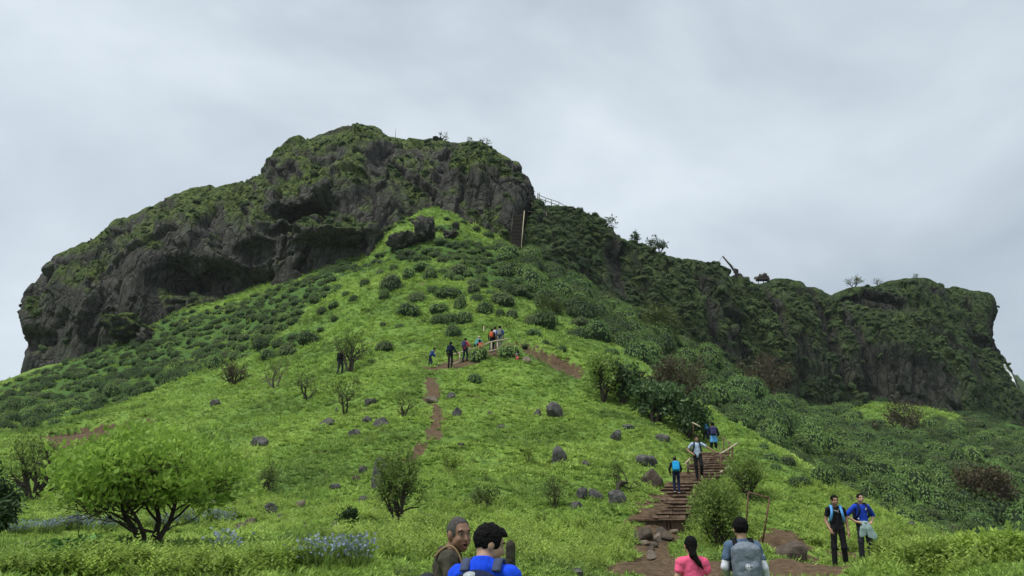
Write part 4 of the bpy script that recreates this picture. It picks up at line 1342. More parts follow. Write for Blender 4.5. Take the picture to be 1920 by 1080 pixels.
def rock(px, py, w, h, label, mat=None, seed=1, group=None, name='boulder', spot=None, deep=0.85, nu=30, nv=20, rough=0.07, planes=9, cat='boulder'):
    p = hit(px, py + h * 0.36, 8) if spot is None else np.array(spot)
    W, H = px_size(p, w), px_size(p, h)
    V, F = rock_shape(seed, nu, nv, planes, rough)
    V = V * np.array([W / 2, W / 2 * deep, H * 0.70])
    o = link(name, mesh_of(name, V, F, mat or M_ROCK, False), None, p + np.array([0, W * 0.15, H * 0.27]))
    o.rotation_euler = (0, 0, (seed * 0.37) % 0.6 - 0.3)
    tag(o, label, cat, group)
    return o

BOULDERS = [
 (693,753,25,21,'round grey boulder beside the twin-stemmed sapling'), (808,749,25,20,'pale tan boulder lying in the bare dirt trail'), (845,744,19,15,'dark squarish rock next to the pale trail boulder'),
 (857,775,18,18,'dark upright rock downhill of the squarish trail rock'), (613,792,40,13,'long flat dark rock sunk in grass below the saplings'), (687,788,21,15,'small dark rock uphill of a flat dark rock'),
 (714,793,29,19,'dark flat-topped rock between two smaller ones'), (664,812,25,15,'dark broken rock lowest of the cluster under the saplings'), (918,775,10,9,'tiny grey stone alone above the open slope'),
 (938,800,17,8,'low flat stone barely showing in the open grass'), (1038,772,33,30,'large grey slanted boulder high on the open slope'), (1008,774,15,13,'small dark rock touching the large slanted boulder'),
 (1157,816,28,20,'smooth grey boulder below the dark slope-edge trees'), (1177,800,26,11,'flat dark rock just above the smooth grey boulder'), (630,769,9,9,'small black rock left of the twin-stemmed sapling'),
 (864,835,14,12,'small round dark rock alone in mid slope'), (1047,854,31,34,'big egg-shaped dark boulder in mid slope'), (1099,868,22,14,'grey flat-topped stone beside the egg-shaped boulder'),
 (1094,928,26,20,'dark rounded boulder, left half of a touching pair'), (1117,927,28,21,'mossy dark boulder, right half of a touching pair'), (1156,936,38,27,'dark boulder under the crooked little tree'),
 (1078,948,29,15,'low grey boulder in front of the touching pair'), (707,895,32,56,'tall grey standing rock behind the upright bush'), (719,868,20,12,'small grey rock on the shoulder of the tall standing rock'),
 (680,882,17,17,'dark rock left of the tall standing rock'), (667,900,16,14,'dark brown rock lower left of the tall standing rock'), (627,914,20,15,'black rock in the shade left of the standing rock'),
 (765,911,18,11,'small dark rock half hidden behind the upright bush'), (685,938,26,14,'grey rock at the foot of the slope by the upright bush'), (563,946,18,15,'pale brownish block of rock at the bank'),
 (702,956,20,9,'flat grey stone left of the upright bush stems'), (627,983,19,14,'dark rock beside the low dark green bush'), (790,964,16,12,'dark stone behind the older man'), (808,973,26,13,'low grey rock just behind the older man'),
 (403,757,26,14,'slanting dark rock high on the left slope'), (483,830,34,18,'dark rock mass half covered with twigs above the bright tree'), (80,870,32,18,'grey rock behind the twiggy left bush'),
 (505,958,27,21,'dark pointed rock like a small tent'), (526,969,16,8,'small flat stone beside the tent-like rock'), (588,958,13,8,'small dark stone in the grass by the pale block'), (448,988,28,16,'brownish boulder by the blue flowers, left of a pair'),
 (470,980,24,13,'brownish boulder by the blue flowers, right of a pair'), (100,980,32,18,'grey rock behind the blue flowers'), (405,946,32,13,'dark rock in the shade of the bright tree'), (198,957,22,12,'dark slab under the bright tree branches'),
 (43,1023,36,10,'low flat dark rock in the bright lawn'), (543,1038,28,20,'dark lumpy rock in the near lawn'), (570,984,9,8,'tiny stone in the near grass'), (1243,822,26,15,'dark cracked rock above the stair climbers'),
 (1213,862,40,24,'dark mossy rock uphill of the blue-backpack climber'), (1222,896,42,28,'brown mossy rock beside the stone stairs'), (951,1030,24,12,'dark stone behind the two near men'), (1075,1074,38,16,'low grey stone at the edge of the dirt landing'),
 (1488,1036,62,34,'large brown sloping rock beside the dirt landing'), (1712,985,18,9,'dark stone on the grass strip behind the pair'), (1705,1046,20,9,'dark stone in the grass near the leafy bush'),
]
for i, (px, py, w, h, lab) in enumerate(BOULDERS):
    rock(px, py, w, h, lab, M_ROCKT if lab.startswith(('pale tan', 'pale brown')) else (M_ROCKB if lab.startswith(('brown', 'large brown', 'dark brown')) else M_ROCK), 700 + i)
# loose stones at the stair foot
for i, (px, py, w, h, lab) in enumerate([(1223,1043,28,16,'pale flat stone with grass at the foot of the stairs'), (1236,1010,20,18,'tan upright stone set in the stair bank'), (1222,1030,16,10,'grey round pebble-like stone below the stairs'),
        (1205,1018,24,9,'flat pale stone in the eroded stair foot'), (1228,1022,22,10,'brown stone in the eroded stair foot'), (1276,966,18,11,'pale stone edging the stairs, uppermost of four'), (1270,976,15,8,'pale stone edging the stairs, second from the top of four'),
        (1264,986,18,11,'pale stone edging the stairs, third from the top of four'), (1262,996,22,9,'pale leaning slab edging the stairs, lowest of four'), (1246,938,7,4,'small pale stone lying on a lower stair'), (1207,1002,44,24,'broad brown rock under the lowest stair, on the grassy side'), (1246,1002,40,22,'brown rock under the lowest stair, next to the bush')]):
    rock(px, py, w, h, lab, M_ROCKT if 'pale' in lab or 'tan' in lab else M_ROCKB, 800 + i, name='stone', cat='stone', group='stones at the foot of the stairs')

# outcrops under the cliff
def outcrop(px, py, w, h, Y, label, seed, mat=None, mossy=0.25, deep=0.9):
    r = np.random.default_rng(seed)
    if Y < 0:                                    # seated on the hillside
        Y = hit(px, py + h * 0.42, 40)[1] + px_size(at(px, py, 100), w) * 0.2
    p = at(px, py, Y)
    W, H = px_size(p, w), px_size(p, h)
    V, F = rock_shape(seed, 64, 44, 16, 0.1)
    V = V * np.array([W / 2, W / 2 * deep, H / 2])
    Pw = V + p
    n = V / np.linalg.norm(V, axis=1, keepdims=True)
    b1, e1 = blocks(Pw[:, 0] / 1.3, Pw[:, 1] / 1.3, Pw[:, 2] / 1.9, seed)
    V = V + n * (0.9 * (b1 - 0.5) - 0.3 * (1 - sstep(0, 0.2, e1)) + 0.35 * fbm(Pw[:, 0] / 1.2, Pw[:, 1] / 1.2, Pw[:, 2] / 1.2, 3, seed))[:, None] * min(1.0, W / 5)
    me = mesh_of('rock_outcrop', V, F, mat or M_CLIFF, True)
    nr = np.zeros(len(V) * 3, np.float32); me.vertices.foreach_get('normal', nr)
    nz = nr.reshape(-1, 3)[:, 2]
    a = me.attributes.new('moss', 'FLOAT', 'POINT')
    a.data.foreach_set('value', sstep(0.1, 0.7, nz + mossy + 0.4 * fbm(Pw[:, 0] / 1.5, Pw[:, 1] / 1.5, Pw[:, 2] / 1.5, 2, seed) - 0.35).astype(np.float32))
    o = link('rock_outcrop', me, None, p)
    tag(o, label, 'rock')
    return o
outcrop(796,430,62,78,-1,'dark craggy outcrop with a pale streak below the summit cliff',901, mossy=0.0)
outcrop(757,455,66,36,-1,'low dark rock shelf running left from the craggy outcrop',902)
outcrop(845,440,36,26,-1,'dark low rock with pale spots beside the craggy outcrop',903, mossy=0.0)
outcrop(856,424,18,18,-1,'small dark block above the pale-spotted rock',904, mossy=0.0)
outcrop(640,452,120,40,107,'long dark ledge of rock under the cave mouth',905, mossy=0.15)
outcrop(240,616,110,72,-1,'big mossy hump of rock at the foot of the long cliff',906, mossy=0.75)
outcrop(268,632,50,36,-1,'dark bare boulder in the mossy hump below the long cliff',907, mossy=-0.2)
outcrop(375,575,60,44,113,'mossy rock buttress at the base of the long cliff',908, mossy=0.6)
outcrop(825,266,44,14,133,'dark flat rock on the grassy summit',909, mossy=-0.2)
outcrop(1072,390,16,12,127,'dark boulder on the ridge beside the top railing',910, mossy=-0.2)

# ------------------------------------------------------------------ stairs
def stone_stairs():
    line = poly_hit([(1228,984),(1240,968),(1256,950),(1272,932),(1290,914),(1306,897),(1322,880),(1336,863),(1342,850)], 15)
    z = np.array([height(np.array([x]), np.array([y]))[0] for x, y in line])
    C = np.column_stack([line, z])
    C = crom(C, 200)
    # smooth rise
    s = np.concatenate([[0], np.cumsum(np.hypot(*np.diff(C[:, :2], axis=0).T))])
    zz = np.polyval(np.polyfit(s, C[:, 2], 3), s)
    n = 24
    root = empty('stone_stairs', C[0])
    tag(root, 'worn brown stone stairs climbing the grass slope with people on them', 'stairs')
    for k in range(n):
        q = (k + 0.5) / n * s[-1]
        x, y, zc = (np.interp(q, s, c) for c in (C[:, 0], C[:, 1], zz))
        dx, dy = np.interp(q + .3, s, C[:, 0]) - np.interp(q - .3, s, C[:, 0]), np.interp(q + .3, s, C[:, 1]) - np.interp(q - .3, s, C[:, 1])
        a = math.atan2(-dx, dy) * 0.55
        w = 1.5 + 0.08 * rng.normal()
        L = s[-1] / n
        m = MB()
        cuts = np.sort(np.concatenate([[0, 1], rng.uniform(0.2, 0.8, 2 + k % 2)]))
        for c0, c1 in zip(cuts[:-1], cuts[1:]):
            cx = (c0 + c1) / 2 * w - w / 2
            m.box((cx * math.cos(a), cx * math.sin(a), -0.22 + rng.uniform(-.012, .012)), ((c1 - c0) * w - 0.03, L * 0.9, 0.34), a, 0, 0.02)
        o = m.obj('step', M_RISER_SHADE, root, False)
        o.location = (x - C[0, 0], y - C[0, 1], zc - C[0, 2] + 0.08)
        m = MB()
        cuts = np.sort(np.concatenate([[0, 1], rng.uniform(0.25, 0.75, 1 + k % 2)]))
        for c0, c1 in zip(cuts[:-1], cuts[1:]):
            cx = (c0 + c1) / 2 * w - w / 2
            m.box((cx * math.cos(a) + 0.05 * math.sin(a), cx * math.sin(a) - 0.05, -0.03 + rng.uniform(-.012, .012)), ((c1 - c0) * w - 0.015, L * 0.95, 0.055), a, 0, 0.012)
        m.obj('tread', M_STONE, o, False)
    return C, s, zz
STAIR_C, STAIR_S, STAIR_Z = stone_stairs()

def stair_z(y):
    """top of the stairs at a distance"""
    i = np.argsort(STAIR_C[:, 1])
    return float(np.interp(y, STAIR_C[i, 1], STAIR_Z[i])) + 0.1

M_RAIL = plain('bamboo_pole', (0.42, 0.36, 0.24), 0.6, 0.25, 9, 0.2)
M_RAILG = plain('grey_pipe', (0.28, 0.28, 0.26), 0.5, 0.25, 9, 0.1)
M_RUST = plain('rusty_iron', (0.115, 0.062, 0.038), 0.8, 0.4, 20, 0.3)
M_TREAD = plain('iron_stair_tread', (0.06, 0.05, 0.044), 0.8, 0.3, 9, 0.3)
M_WOODD = plain('dark_wood', (0.045, 0.035, 0.03), 0.85, 0.35, 12, 0.4)
M_POSTW = plain('weathered_post', (0.17, 0.13, 0.09), 0.85, 0.3, 12, 0.3)

def railing(name, label, rails, posts, mat, rr, pr, cat='railing', pmat=None, group=None):
    base = at(*posts[0][1]) if posts else at(*rails[0][0])
    root = empty(name, base)
    tag(root, label, cat, group)
    for L in rails:
        P = np.array([at(*q) for q in L]) - base
        if len(P) > 2: P = crom(P, 4 * len(P))
        m = MB(); m.tube(P, rr, 7); m.obj('rail', mat, root)
    for t, b in posts:
        P = np.array([at(*t), at(*b)]) - base
        m = MB(); m.tube(P, pr, 7); m.obj('post', pmat or mat, root)
    return root

# lower stairs: bamboo poles
railing('stair_railing', 'pale bamboo handrail at the stair bend held by the man in light blue', [[(1350,851,31.5),(1366,842,32.2),(1382,831,33)], [(1349,887,30.6),(1368,874,31.6)]],
        [((1351,850,31.5),(1351,892,31.3)), ((1373,838,32.6),(1372,880,32.4))], M_RAIL, 0.035, 0.03, pmat=M_RUST)
railing('stair_railing', 'thin dark handrail behind the stair bend', [[(1352,820,37),(1380,836,35.5)], [(1346,838,36.5),(1360,848,35)]], [((1357,822,36.8),(1357,852,36.6)), ((1367,829,36.2),(1367,858,36.0))], M_POSTW, 0.022, 0.03, pmat=M_RUST)
railing('stair_railing', 'short pale pole sticking out beside the upper stair climbers', [[(1298,792,41),(1313,800,40.4)]], [((1300,793,41),(1300,818,40.9))], M_RAIL, 0.035, 0.03, pmat=M_RUST)
railing('stair_railing', 'short stair handrail beside the blue-backpack climber', [[(1283,871,29.8),(1293,861,30.4)]], [((1290,864,30.2),(1290,886,30.1))], M_RAIL, 0.03, 0.045, pmat=M_POSTW)
# railing of the upper walkers
railing('walkers_railing', 'pale pole railing along the path of the walking group', [[(845,666,52),(872,658,52.5),(900,650,53),(921,641,53.5),(953,636,54)], [(845,684,52),(862,678,52.3),(880,671,52.6)], [(908,661,53),(933,655,53.6)]],
        [((845,664,52),(844,690,52)), ((880,651,52.6),(881,674,52.5)), ((862,660,52.3),(862,684,52.2)), ((921,641,53.5),(921,662,53.3)), ((932,640,53.7),(933,664,53.5))], M_RAIL, 0.05, 0.045)
railing('walkers_railing', 'thin pole railing slanting behind the walking group', [[(898,625,60),(925,638,57.5)]], [((907,612,60),(907,632,59.6))], M_RAIL, 0.03, 0.04)
railing('upper_railing', 'weathered railing among the shrubs above the walking group', [[(877,577,69),(905,578,69)], [(947,577,70),(968,580,70),(985,585,70)]],
        [((876,576,69),(877,590,68.8)), ((947,576,70),(946,588,69.8)), ((985,584,70),(985,596,69.8))], M_POSTW, 0.06, 0.06)
railing('upper_railing', 'pale pole lying over the dark shrubs of the far flank', [[(1084,592,80),(1100,598,79)]], [((1084,584,80.3),(1083,596,80))], M_RAIL, 0.06, 0.08)
railing('summit_railing', 'grey iron railing along the skyline above the stairway', [[(1008,364,123),(1020,370,124),(1047,379,126),(1060,387,127)], [(1009,371,123),(1022,376,124),(1047,385,126)]],
        [((1008,362,123),(1008,376,123)), ((1011,361,123.2),(1011,374,123.2)), ((1023,371,124),(1023,380,124)), ((1034,375,125),(1034,386,125)), ((1048,378,126),(1048,392,126)), ((1060,385,127),(1060,396,127))], M_RAILG, 0.06, 0.08)
railing('summit_railing', 'rusty zigzag stair rail leading to the skyline railing', [[(1011,372,121),(1015,377,120.6)], [(996,380,119.5),(1012,402,117)], [(988,397,117),(1012,398,117.2),(1025,399,117.6)]], [((1010,374,121),(1010,383,121)), ((1025,399,117.6),(1025,408,117.4))], M_POSTW, 0.07, 0.09)

def iron_stairs():
    yb = hit(967, 467, 60)[1]
    b, t = at(967, 466, yb - 1.0), at(973, 404, yb + 3.0)
    root = empty('iron_stairway', b)
    tag(root, 'steep dark stairway with rails against the cliff shoulder', 'stairs')
    n = 24
    for k in range(n):
        p = (t - b) * (k + 0.5) / n
        m = MB(); m.box(p, (1.5, 0.34, 0.08)); m.obj('step', M_TREAD, root, False)
    m = MB()
    m.add(np.array([[-.74, .12, -.1], [.74, .12, -.1], *[list((t - b) + np.array(q)) for q in ((.74, .25, -.05), (-.74, .25, -.05))]]), [(0, 1, 2, 3)])
    m.add(np.array([[-.74, .2, -.2], [.74, .2, -.2], *[list((t - b) + np.array(q)) for q in ((.74, .33, -.15), (-.74, .33, -.15))]]), [(3, 2, 1, 0)])
    m.obj('backing', M_WOODD, root, False)
    for s, mt, r_ in ((-1, M_WOODD, .04), (1, M_RAIL, .06)):
        m = MB(); m.tube([np.array([s * .8, 0, 0.55]), (t - b) + np.array([s * .8, 0, .75])], r_, 6); m.obj('rail', mt, root)
        for f in (0.02, 0.5, 0.98):
            q = (t - b) * f + np.array([s * .8, 0, 0])
            m = MB(); m.tube([q + [0, 0, -.4], q + [0, 0, .62]], .05, 5); m.obj('post', mt, root)
iron_stairs()

# leaning iron frame by the landing
def iron_frame():
    p = at(1428, 1012, 20.2); g = on_ground(p[0], p[1])
    Y = g[1]
    a, b, c, d = at(1395, 985, Y + 0.5), at(1403, 923, Y + 0.4), at(1443, 934, Y), at(1428, 1014, Y)
    d[2] = min(d[2], g[2] - 0.02); a[2] = on_ground(a[0], a[1])[2] - 0.05
    root = empty('sign_support', g)
    tag(root, 'leaning rusty empty sign frame beside the dirt landing', 'frame')
    for nm, q0, q1 in (('leg', a, b), ('crossbar', b, c), ('leg', c, d)):
        m = MB(); m.tube([q0 - g, q1 - g], 0.022, 5); m.obj(nm, M_RUST, root)
iron_frame()

# mossy post behind the near men
def mossy_post():
    p = on_ground(ray(957, 1040)[0] * 7.6, 7.6)
    top = at(957, 1012, 7.6)[2]
    h = top - p[2]
    m_, t_, b_ = nodes_mat('mossy_post')
    f_ = _noise(t_, _pos(t_, True), 22, 6, 0.7)
    t_.links.new(_ramp(t_, f_, [(0.35, (0.012, 0.011, 0.009)), (0.55, (0.04, 0.035, 0.025)), (0.7, (0.06, 0.085, 0.025))]), b_.inputs['Base Color'])
    b_.inputs['Roughness'].default_value = 0.95
    _bump(t_, b_, f_, 1.0, 0.02)
    n, k = 16, 26
    V, F = [], []
    for i in range(k):
        z = -0.1 + (h + 0.1) * (i / (k - 1)) ** 0.6
        e = min(1.0, max(0.0, (z - (h - 0.045)) / 0.045))
        r_ = 0.046 * math.sqrt(max(0.02, 1 - e * e)) * (1.08 - 0.12 * i / k)
        a = np.arange(n) * 2 * math.pi / n
        q = np.stack([np.cos(a), np.sin(a), np.zeros(n)], 1)
        rr = r_ * (1 + 0.10 * noise3(q[:, 0] * 1.5, q[:, 1] * 1.5, np.full(n, z * 9), 4))
        V.append(np.stack([q[:, 0] * rr, q[:, 1] * rr, np.full(n, z)], 1))
        if i: F += [((i - 1) * n + j, (i - 1) * n + (j + 1) % n, i * n + (j + 1) % n, i * n + j) for j in range(n)]
    F.append(tuple(range((k - 1) * n, k * n)))
    o = link('post', mesh_of('post', np.concatenate(V), F, m_, True), None, p)
    tag(o, 'dark mossy round-topped post behind the two near men', 'post')
mossy_post()

# rope hoist on the ridge
def hoist():
    b = rim_point('overgrown_cliff', 1389)
    root = empty('rope_hoist', b)
    tag(root, 'leaning crane mast with stay cables on the ridge line', 'crane')
    top = np.array([-px_size(b, 27), 0.0, px_size(b, 37)])
    m = MB(); m.tube([[0, 0, -0.6], top * 0.5, top], [0.24, 0.2, 0.14], 6); m.obj('mast', M_WOODD, root)
    m = MB(); m.box(top * 0.18, (0.9, 0.5, 0.9), 0.5, 0, .1); m.box((0, 0, -.2), (1.3, .8, .7), 0, 0, .1); m.obj('mast_foot', M_WOODD, root, False)
    for q in ((1408, 534, 158), (1403, 533, 158), (1348, 506, 153)):
        e = rim_point('overgrown_cliff', q[0]) - b
        st = top if q[0] != 1403 else top * 0.35
        m = MB(); m.tube([st, (st + e) / 2 + [0, 0, -.12], e], 0.035, 4); m.obj('cable', M_WOODD, root)
    b2 = rim_point('overgrown_cliff', 1426) + np.array([0, 0, .35])
    root = empty('hoist_platform', b2)
    tag(root, 'rusty hoist machinery standing on a platform on the ridge line', 'machinery')
    m = MB(); m.box((0, 0, .35), (2.6, 1.6, .3), 0, 0, .05); m.box((.1, 0, .75), (2.2, 1.3, .5), 0, 0, .12); m.obj('platform', M_WOODD, root, False)
    for x in (-1.0, .1, 1.05):
        m = MB(); m.tube([(x, 0, -.7), (x, 0, .4)], .09, 5); m.obj('leg', M_WOODD, root)
    m = MB(); m.tube([(.4, -.6, 1.2), (.4, .6, 1.2)], .5, 12); m.obj('winch_drum', M_WOODD, root)
    m = MB(); m.box((-1.1, 0, .75), (1.3, .9, .45), .2, 0, .1); m.box((-.35, 0, 1.35), (.8, .6, .35), -.3, 0, .1); m.obj('engine', M_POSTW, root, False)
    for x0, x1 in ((-.3, .5), (.6, 1.2), (-.8, -.2)):
        m = MB(); m.tube([(x0, 0, 1.3), ((x0 + x1) / 2, 0, 1.85), (x1, 0, 1.9)], .035, 4); m.obj('guard_rail', M_RAILG, root)
    o = outcrop(1409, 531, 9, 8, b2[1] - 1.0, 'small yellowish bush-like rock beside the hoist machinery', 911, mossy=0.8)
hoist()

m = MB(); _a = rim_point('main_cliff', 746); m.tube([(0, 0, -.5), (0, 0, 1.9)], [.06, .035], 5)
tag(m.obj('antenna_pole', M_RAILG, None, True, _a), 'thin lone pole standing on the summit', 'pole')

def waterfall():
    P = crom(np.array([at(1880, 684, 183), at(1884, 694, 183), at(1891, 701, 182.5), at(1896, 712, 182), at(1899, 724, 181.5), at(1906, 740, 181), at(1910, 752, 180.5)]), 60)
    w = np.interp(np.linspace(0, 1, 60), [0, .2, .45, .55, .8, 1], [.18, .3, .25, .4, .6, .5])
    V, F = [], []
    for i, (p, q) in enumerate(zip(P, w)):
        for j in range(5):
            t = j / 4 - .5
            V.append(p + np.array([t * 2 * q + .06 * math.sin(i * 1.7 + j), -0.35 * math.cos(t * 3.1) - 0.6, .05 * math.cos(i * 2.3 + j)]))
    for i in range(59):
        for j in range(4): F.append((i * 5 + j, i * 5 + j + 1, i * 5 + 6 + j, i * 5 + 5 + j))
    o = link('waterfall', mesh_of('waterfall', V, F, plain('white_water', (0.72, 0.76, 0.78), 0.35, 0.12, 1.5), True))
    tag(o, 'thin white waterfall dropping beside the end of the far cliff', 'waterfall', kind='structure')
waterfall()
# ------------------------------------------------------------------ people: smooth bodies from blended volumes
def surface_nets(f, org, h):
    """closed surface of f < 0 on a grid"""
    s = f < 0
    nx, ny, nz = f.shape
    c = np.zeros((nx - 1, ny - 1, nz - 1), np.int8)
    for dx in (0, 1):
        for dy in (0, 1):
            for dz in (0, 1):
                c += s[dx:nx - 1 + dx, dy:ny - 1 + dy, dz:nz - 1 + dz]
    act = (c > 0) & (c < 8)
    idx = np.full(act.shape, -1, np.int64)
    I, J, K = np.nonzero(act)
    idx[I, J, K] = np.arange(len(I))
    acc = np.zeros((len(I), 3)); cnt = np.zeros(len(I))
    corners = [(a, b, d) for a in (0, 1) for b in (0, 1) for d in (0, 1)]
    for a in corners:
        for ax in range(3):
            if a[ax]: continue
            b = list(a); b[ax] = 1
            fa = f[I + a[0], J + a[1], K + a[2]]; fb = f[I + b[0], J + b[1], K + b[2]]
            x = (fa < 0) != (fb < 0)
            t = fa / (fa - fb + 1e-12)
            p = np.array(a, float)[None] + np.zeros((len(I), 3))
            p[:, ax] = t
            acc[x] += p[x]; cnt[x] += 1
    V = (np.stack([I, J, K], 1) + acc / np.maximum(cnt, 1)[:, None]) * h + org
    F = []
    for ax in range(3):
        o1, o2 = [(1, 2), (2, 0), (0, 1)][ax]
        sl0 = [slice(1, None)] * 3; sl1 = [slice(1, None)] * 3
        sl0 = [slice(1, -1)] * 3; sl0[ax] = slice(0, -1)
        sl1 = [slice(1, -1)] * 3; sl1[ax] = slice(1, None)
        a, b = s[tuple(sl0)], s[tuple(sl1)]
        X = np.nonzero(a != b)
        if not len(X[0]): continue
        q = np.stack(X, 1)
        q = q + 1; q[:, ax] -= 1
        flip = a[X]
        u = np.zeros(3, int); u[o1] = 1
        v = np.zeros(3, int); v[o2] = 1
        g = lambda r: idx[r[:, 0], r[:, 1], r[:, 2]]
        quad = np.stack([g(q), g(q - u), g(q - u - v), g(q - v)], 1)
        quad[~flip] = quad[~flip][:, ::-1]
        F.append(quad)
    F = np.concatenate(F)
    return V, F[(F >= 0).all(1)]

def rotm(yaw=0.0, pitch=0.0, roll=0.0):
    cy, sy, cp, sp, cr, sr = math.cos(yaw), math.sin(yaw), math.cos(pitch), math.sin(pitch), math.cos(roll), math.sin(roll)
    Z = np.array([[cy, -sy, 0], [sy, cy, 0], [0, 0, 1]]); X = np.array([[1, 0, 0], [0, cp, -sp], [0, sp, cp]]); Y = np.array([[cr, 0, sr], [0, 1, 0], [-sr, 0, cr]])
    return Z @ X @ Y

def cone(a, b, ra, rb=None, sq=1.0): return ('cone', np.array(a, float), np.array(b, float), ra, ra if rb is None else rb, sq)
def ell(c, r, M=None): return ('ell', np.array(c, float), np.array(r, float), M)
def rbox(c, half, r, M=None): return ('box', np.array(c, float), np.array(half, float), r, M)

def _bounds(p):
    if p[0] == 'cone':
        r = max(p[3], p[4]) * 1.02
        return np.minimum(p[1], p[2]) - r, np.maximum(p[1], p[2]) + r
    r = p[2].max() + (p[3] if p[0] == 'box' else 0)
    if p[0] == 'box': r = np.linalg.norm(p[2]) + p[3]
    return p[1] - r, p[1] + r

def _sd(p, P):
    if p[0] == 'cone':
        a, b, ra, rb, sq = p[1:]
        ab = b - a; L2 = ab @ ab + 1e-9
        t = np.clip(((P - a) @ ab) / L2, 0, 1)
        d = P - a - t[:, None] * ab
        if sq != 1.0: d = d * np.array([1, 1 / sq, 1])
        return np.sqrt((d * d).sum(1)) - (ra + (rb - ra) * t)
    q = P - p[1]
    if p[0] == 'ell':
        if p[3] is not None: q = q @ p[3]
        k0 = np.sqrt(((q / p[2]) ** 2).sum(1)); k1 = np.sqrt(((q / p[2] ** 2) ** 2).sum(1)) + 1e-9
        return k0 * (k0 - 1) / k1
    if p[4] is not None: q = q @ p[4]
    d = np.abs(q) - p[2]
    return np.sqrt((np.maximum(d, 0) ** 2).sum(1)) + np.minimum(d.max(1), 0) - p[3]

def volume(prims, h, k=0.03, cuts=(), subs=(), wrinkle=0.0, wscale=0.08, seed=0):
    """blend volumes, cut with planes (point, outward normal), return surface"""
    bs = [_bounds(p) for p in prims]
    lo = np.min([b[0] for b in bs], 0) - 3 * h - k; hi = np.max([b[1] for b in bs], 0) + 3 * h + k
    n = np.ceil((hi - lo) / h).astype(int) + 1
    f = np.full(n, 0.25)
    ax = [lo[i] + np.arange(n[i]) * h for i in range(3)]
    def region(b, m):
        i0 = np.maximum(((b[0] - m - lo) / h).astype(int), 0); i1 = np.minimum(((b[1] + m - lo) / h).astype(int) + 2, n)
        sl = tuple(slice(a, c) for a, c in zip(i0, i1))
        G = np.stack(np.meshgrid(*[ax[i][sl[i]] for i in range(3)], indexing='ij'), -1)
        return sl, G.reshape(-1, 3), G.shape[:3]
    for p, b in zip(prims, bs):
        sl, P, sh = region(b, k + 2.5 * h)
        d = _sd(p, P).reshape(sh)
        e = np.maximum(k - np.abs(f[sl] - d), 0) / k
        f[sl] = np.minimum(f[sl], d) - e * e * k * 0.25
    for p in subs:
        sl, P, sh = region(_bounds(p), 0.02)
        f[sl] = np.maximum(f[sl], -_sd(p, P).reshape(sh))
    if wrinkle or cuts:
        G = np.stack(np.meshgrid(*ax, indexing='ij'), -1)
        near = np.abs(f) < 4 * h + 3 * wrinkle
        Q = G[near]
        if wrinkle:
            f[near] += wrinkle * (noise3(Q[:, 0] / wscale, Q[:, 1] / wscale, Q[:, 2] / (wscale * 1.2), seed) + 0.5 * noise3(Q[:, 0] / wscale * 2.1, Q[:, 1] / wscale * 2.1, Q[:, 2] / wscale * 2.1, seed + 3))
        for c, nn in cuts:
            d = (G - np.array(c)) @ (np.array(nn) / np.linalg.norm(nn))
            f = np.maximum(f, d)
    return surface_nets(f, lo, h)

SKIN = [plain('skin_%d' % i, c, 0.55, 0.08, 30, 0, 0, 0.35) for i, c in enumerate([(0.33, 0.19, 0.125), (0.45, 0.275, 0.185), (0.225, 0.122, 0.08), (0.39, 0.235, 0.16)])]
def cloth(name, col, var=0.12): return plain(name, col, 0.88, var, 40, 0.15, 0, 0.15)
M_HAIR = plain('black_hair', (0.005, 0.0045, 0.0045), 0.7, 0.5, 90, 0.9, 0, 0.12)
M_HAIRG = plain('greying_hair', (0.075, 0.070, 0.068), 0.85, 0.8, 160, 0.4, 0, 0.1)
M_LIP = plain('lips', (0.24, 0.085, 0.075), 0.5, 0.1, 40)
M_MOUTH = plain('mouth_dark', (0.05, 0.012, 0.012), 0.5, 0.1, 40)
M_EYE = plain('eye_white', (0.34, 0.31, 0.29), 0.3, 0.05, 40)
M_IRIS = plain('eye_dark', (0.012, 0.008, 0.006), 0.2, 0.05, 40)
M_SOLE = plain('white_sole', (0.6, 0.6, 0.6), 0.7, 0.1, 40)

BASE = dict(pel=(0, 0, .95), che=(0, .01, 1.285), nek=(0, -.01, 1.475), hed=(0, .02, 1.60),
            shR=(.18, 0, 1.405), elR=(.235, -.03, 1.12), wrR=(.25, .06, .87), hiR=(.085, 0, .92), knR=(.10, .03, .50), anR=(.105, -.02, .085),
            shL=(-.18, 0, 1.405), elL=(-.235, -.03, 1.12), wrL=(-.25, .06, .87), hiL=(-.085, 0, .92), knL=(-.10, .03, .50), anL=(-.105, -.02, .085))

def vox(name, vol, mat, parent, scale, smooth=True):
    V, F = vol
    return link(name, mesh_of(name, V * scale, F, mat, smooth), parent)

def hand_prims(w, d, nrm, flip):
    """palm, four unequal bent fingers, thumb off the palm's side"""
    d = d / np.linalg.norm(d); nrm = nrm - d * (nrm @ d); nrm /= np.linalg.norm(nrm); s = np.cross(d, nrm) * flip
    out = [cone(w, w + d * .085, .026, .030, 1.0)]
    for i, (o, L) in enumerate(zip((-.030, -.010, .010, .029), (.062, .075, .070, .052))):
        a = w + d * .085 + s * o
        b = a + d * L * .55 - nrm * L * .16
        c = b + d * L * .36 - nrm * L * .36
        out += [cone(a, b, .0098), cone(b, c, .0092, .008)]
    t0 = w + d * .025 - s * .024
    t1 = t0 - s * .030 + d * .028 - nrm * .010
    out += [cone(t0, t1, .013, .011), cone(t1, t1 + d * .030 - s * .004 - nrm * .012, .011, .009)]
    return out

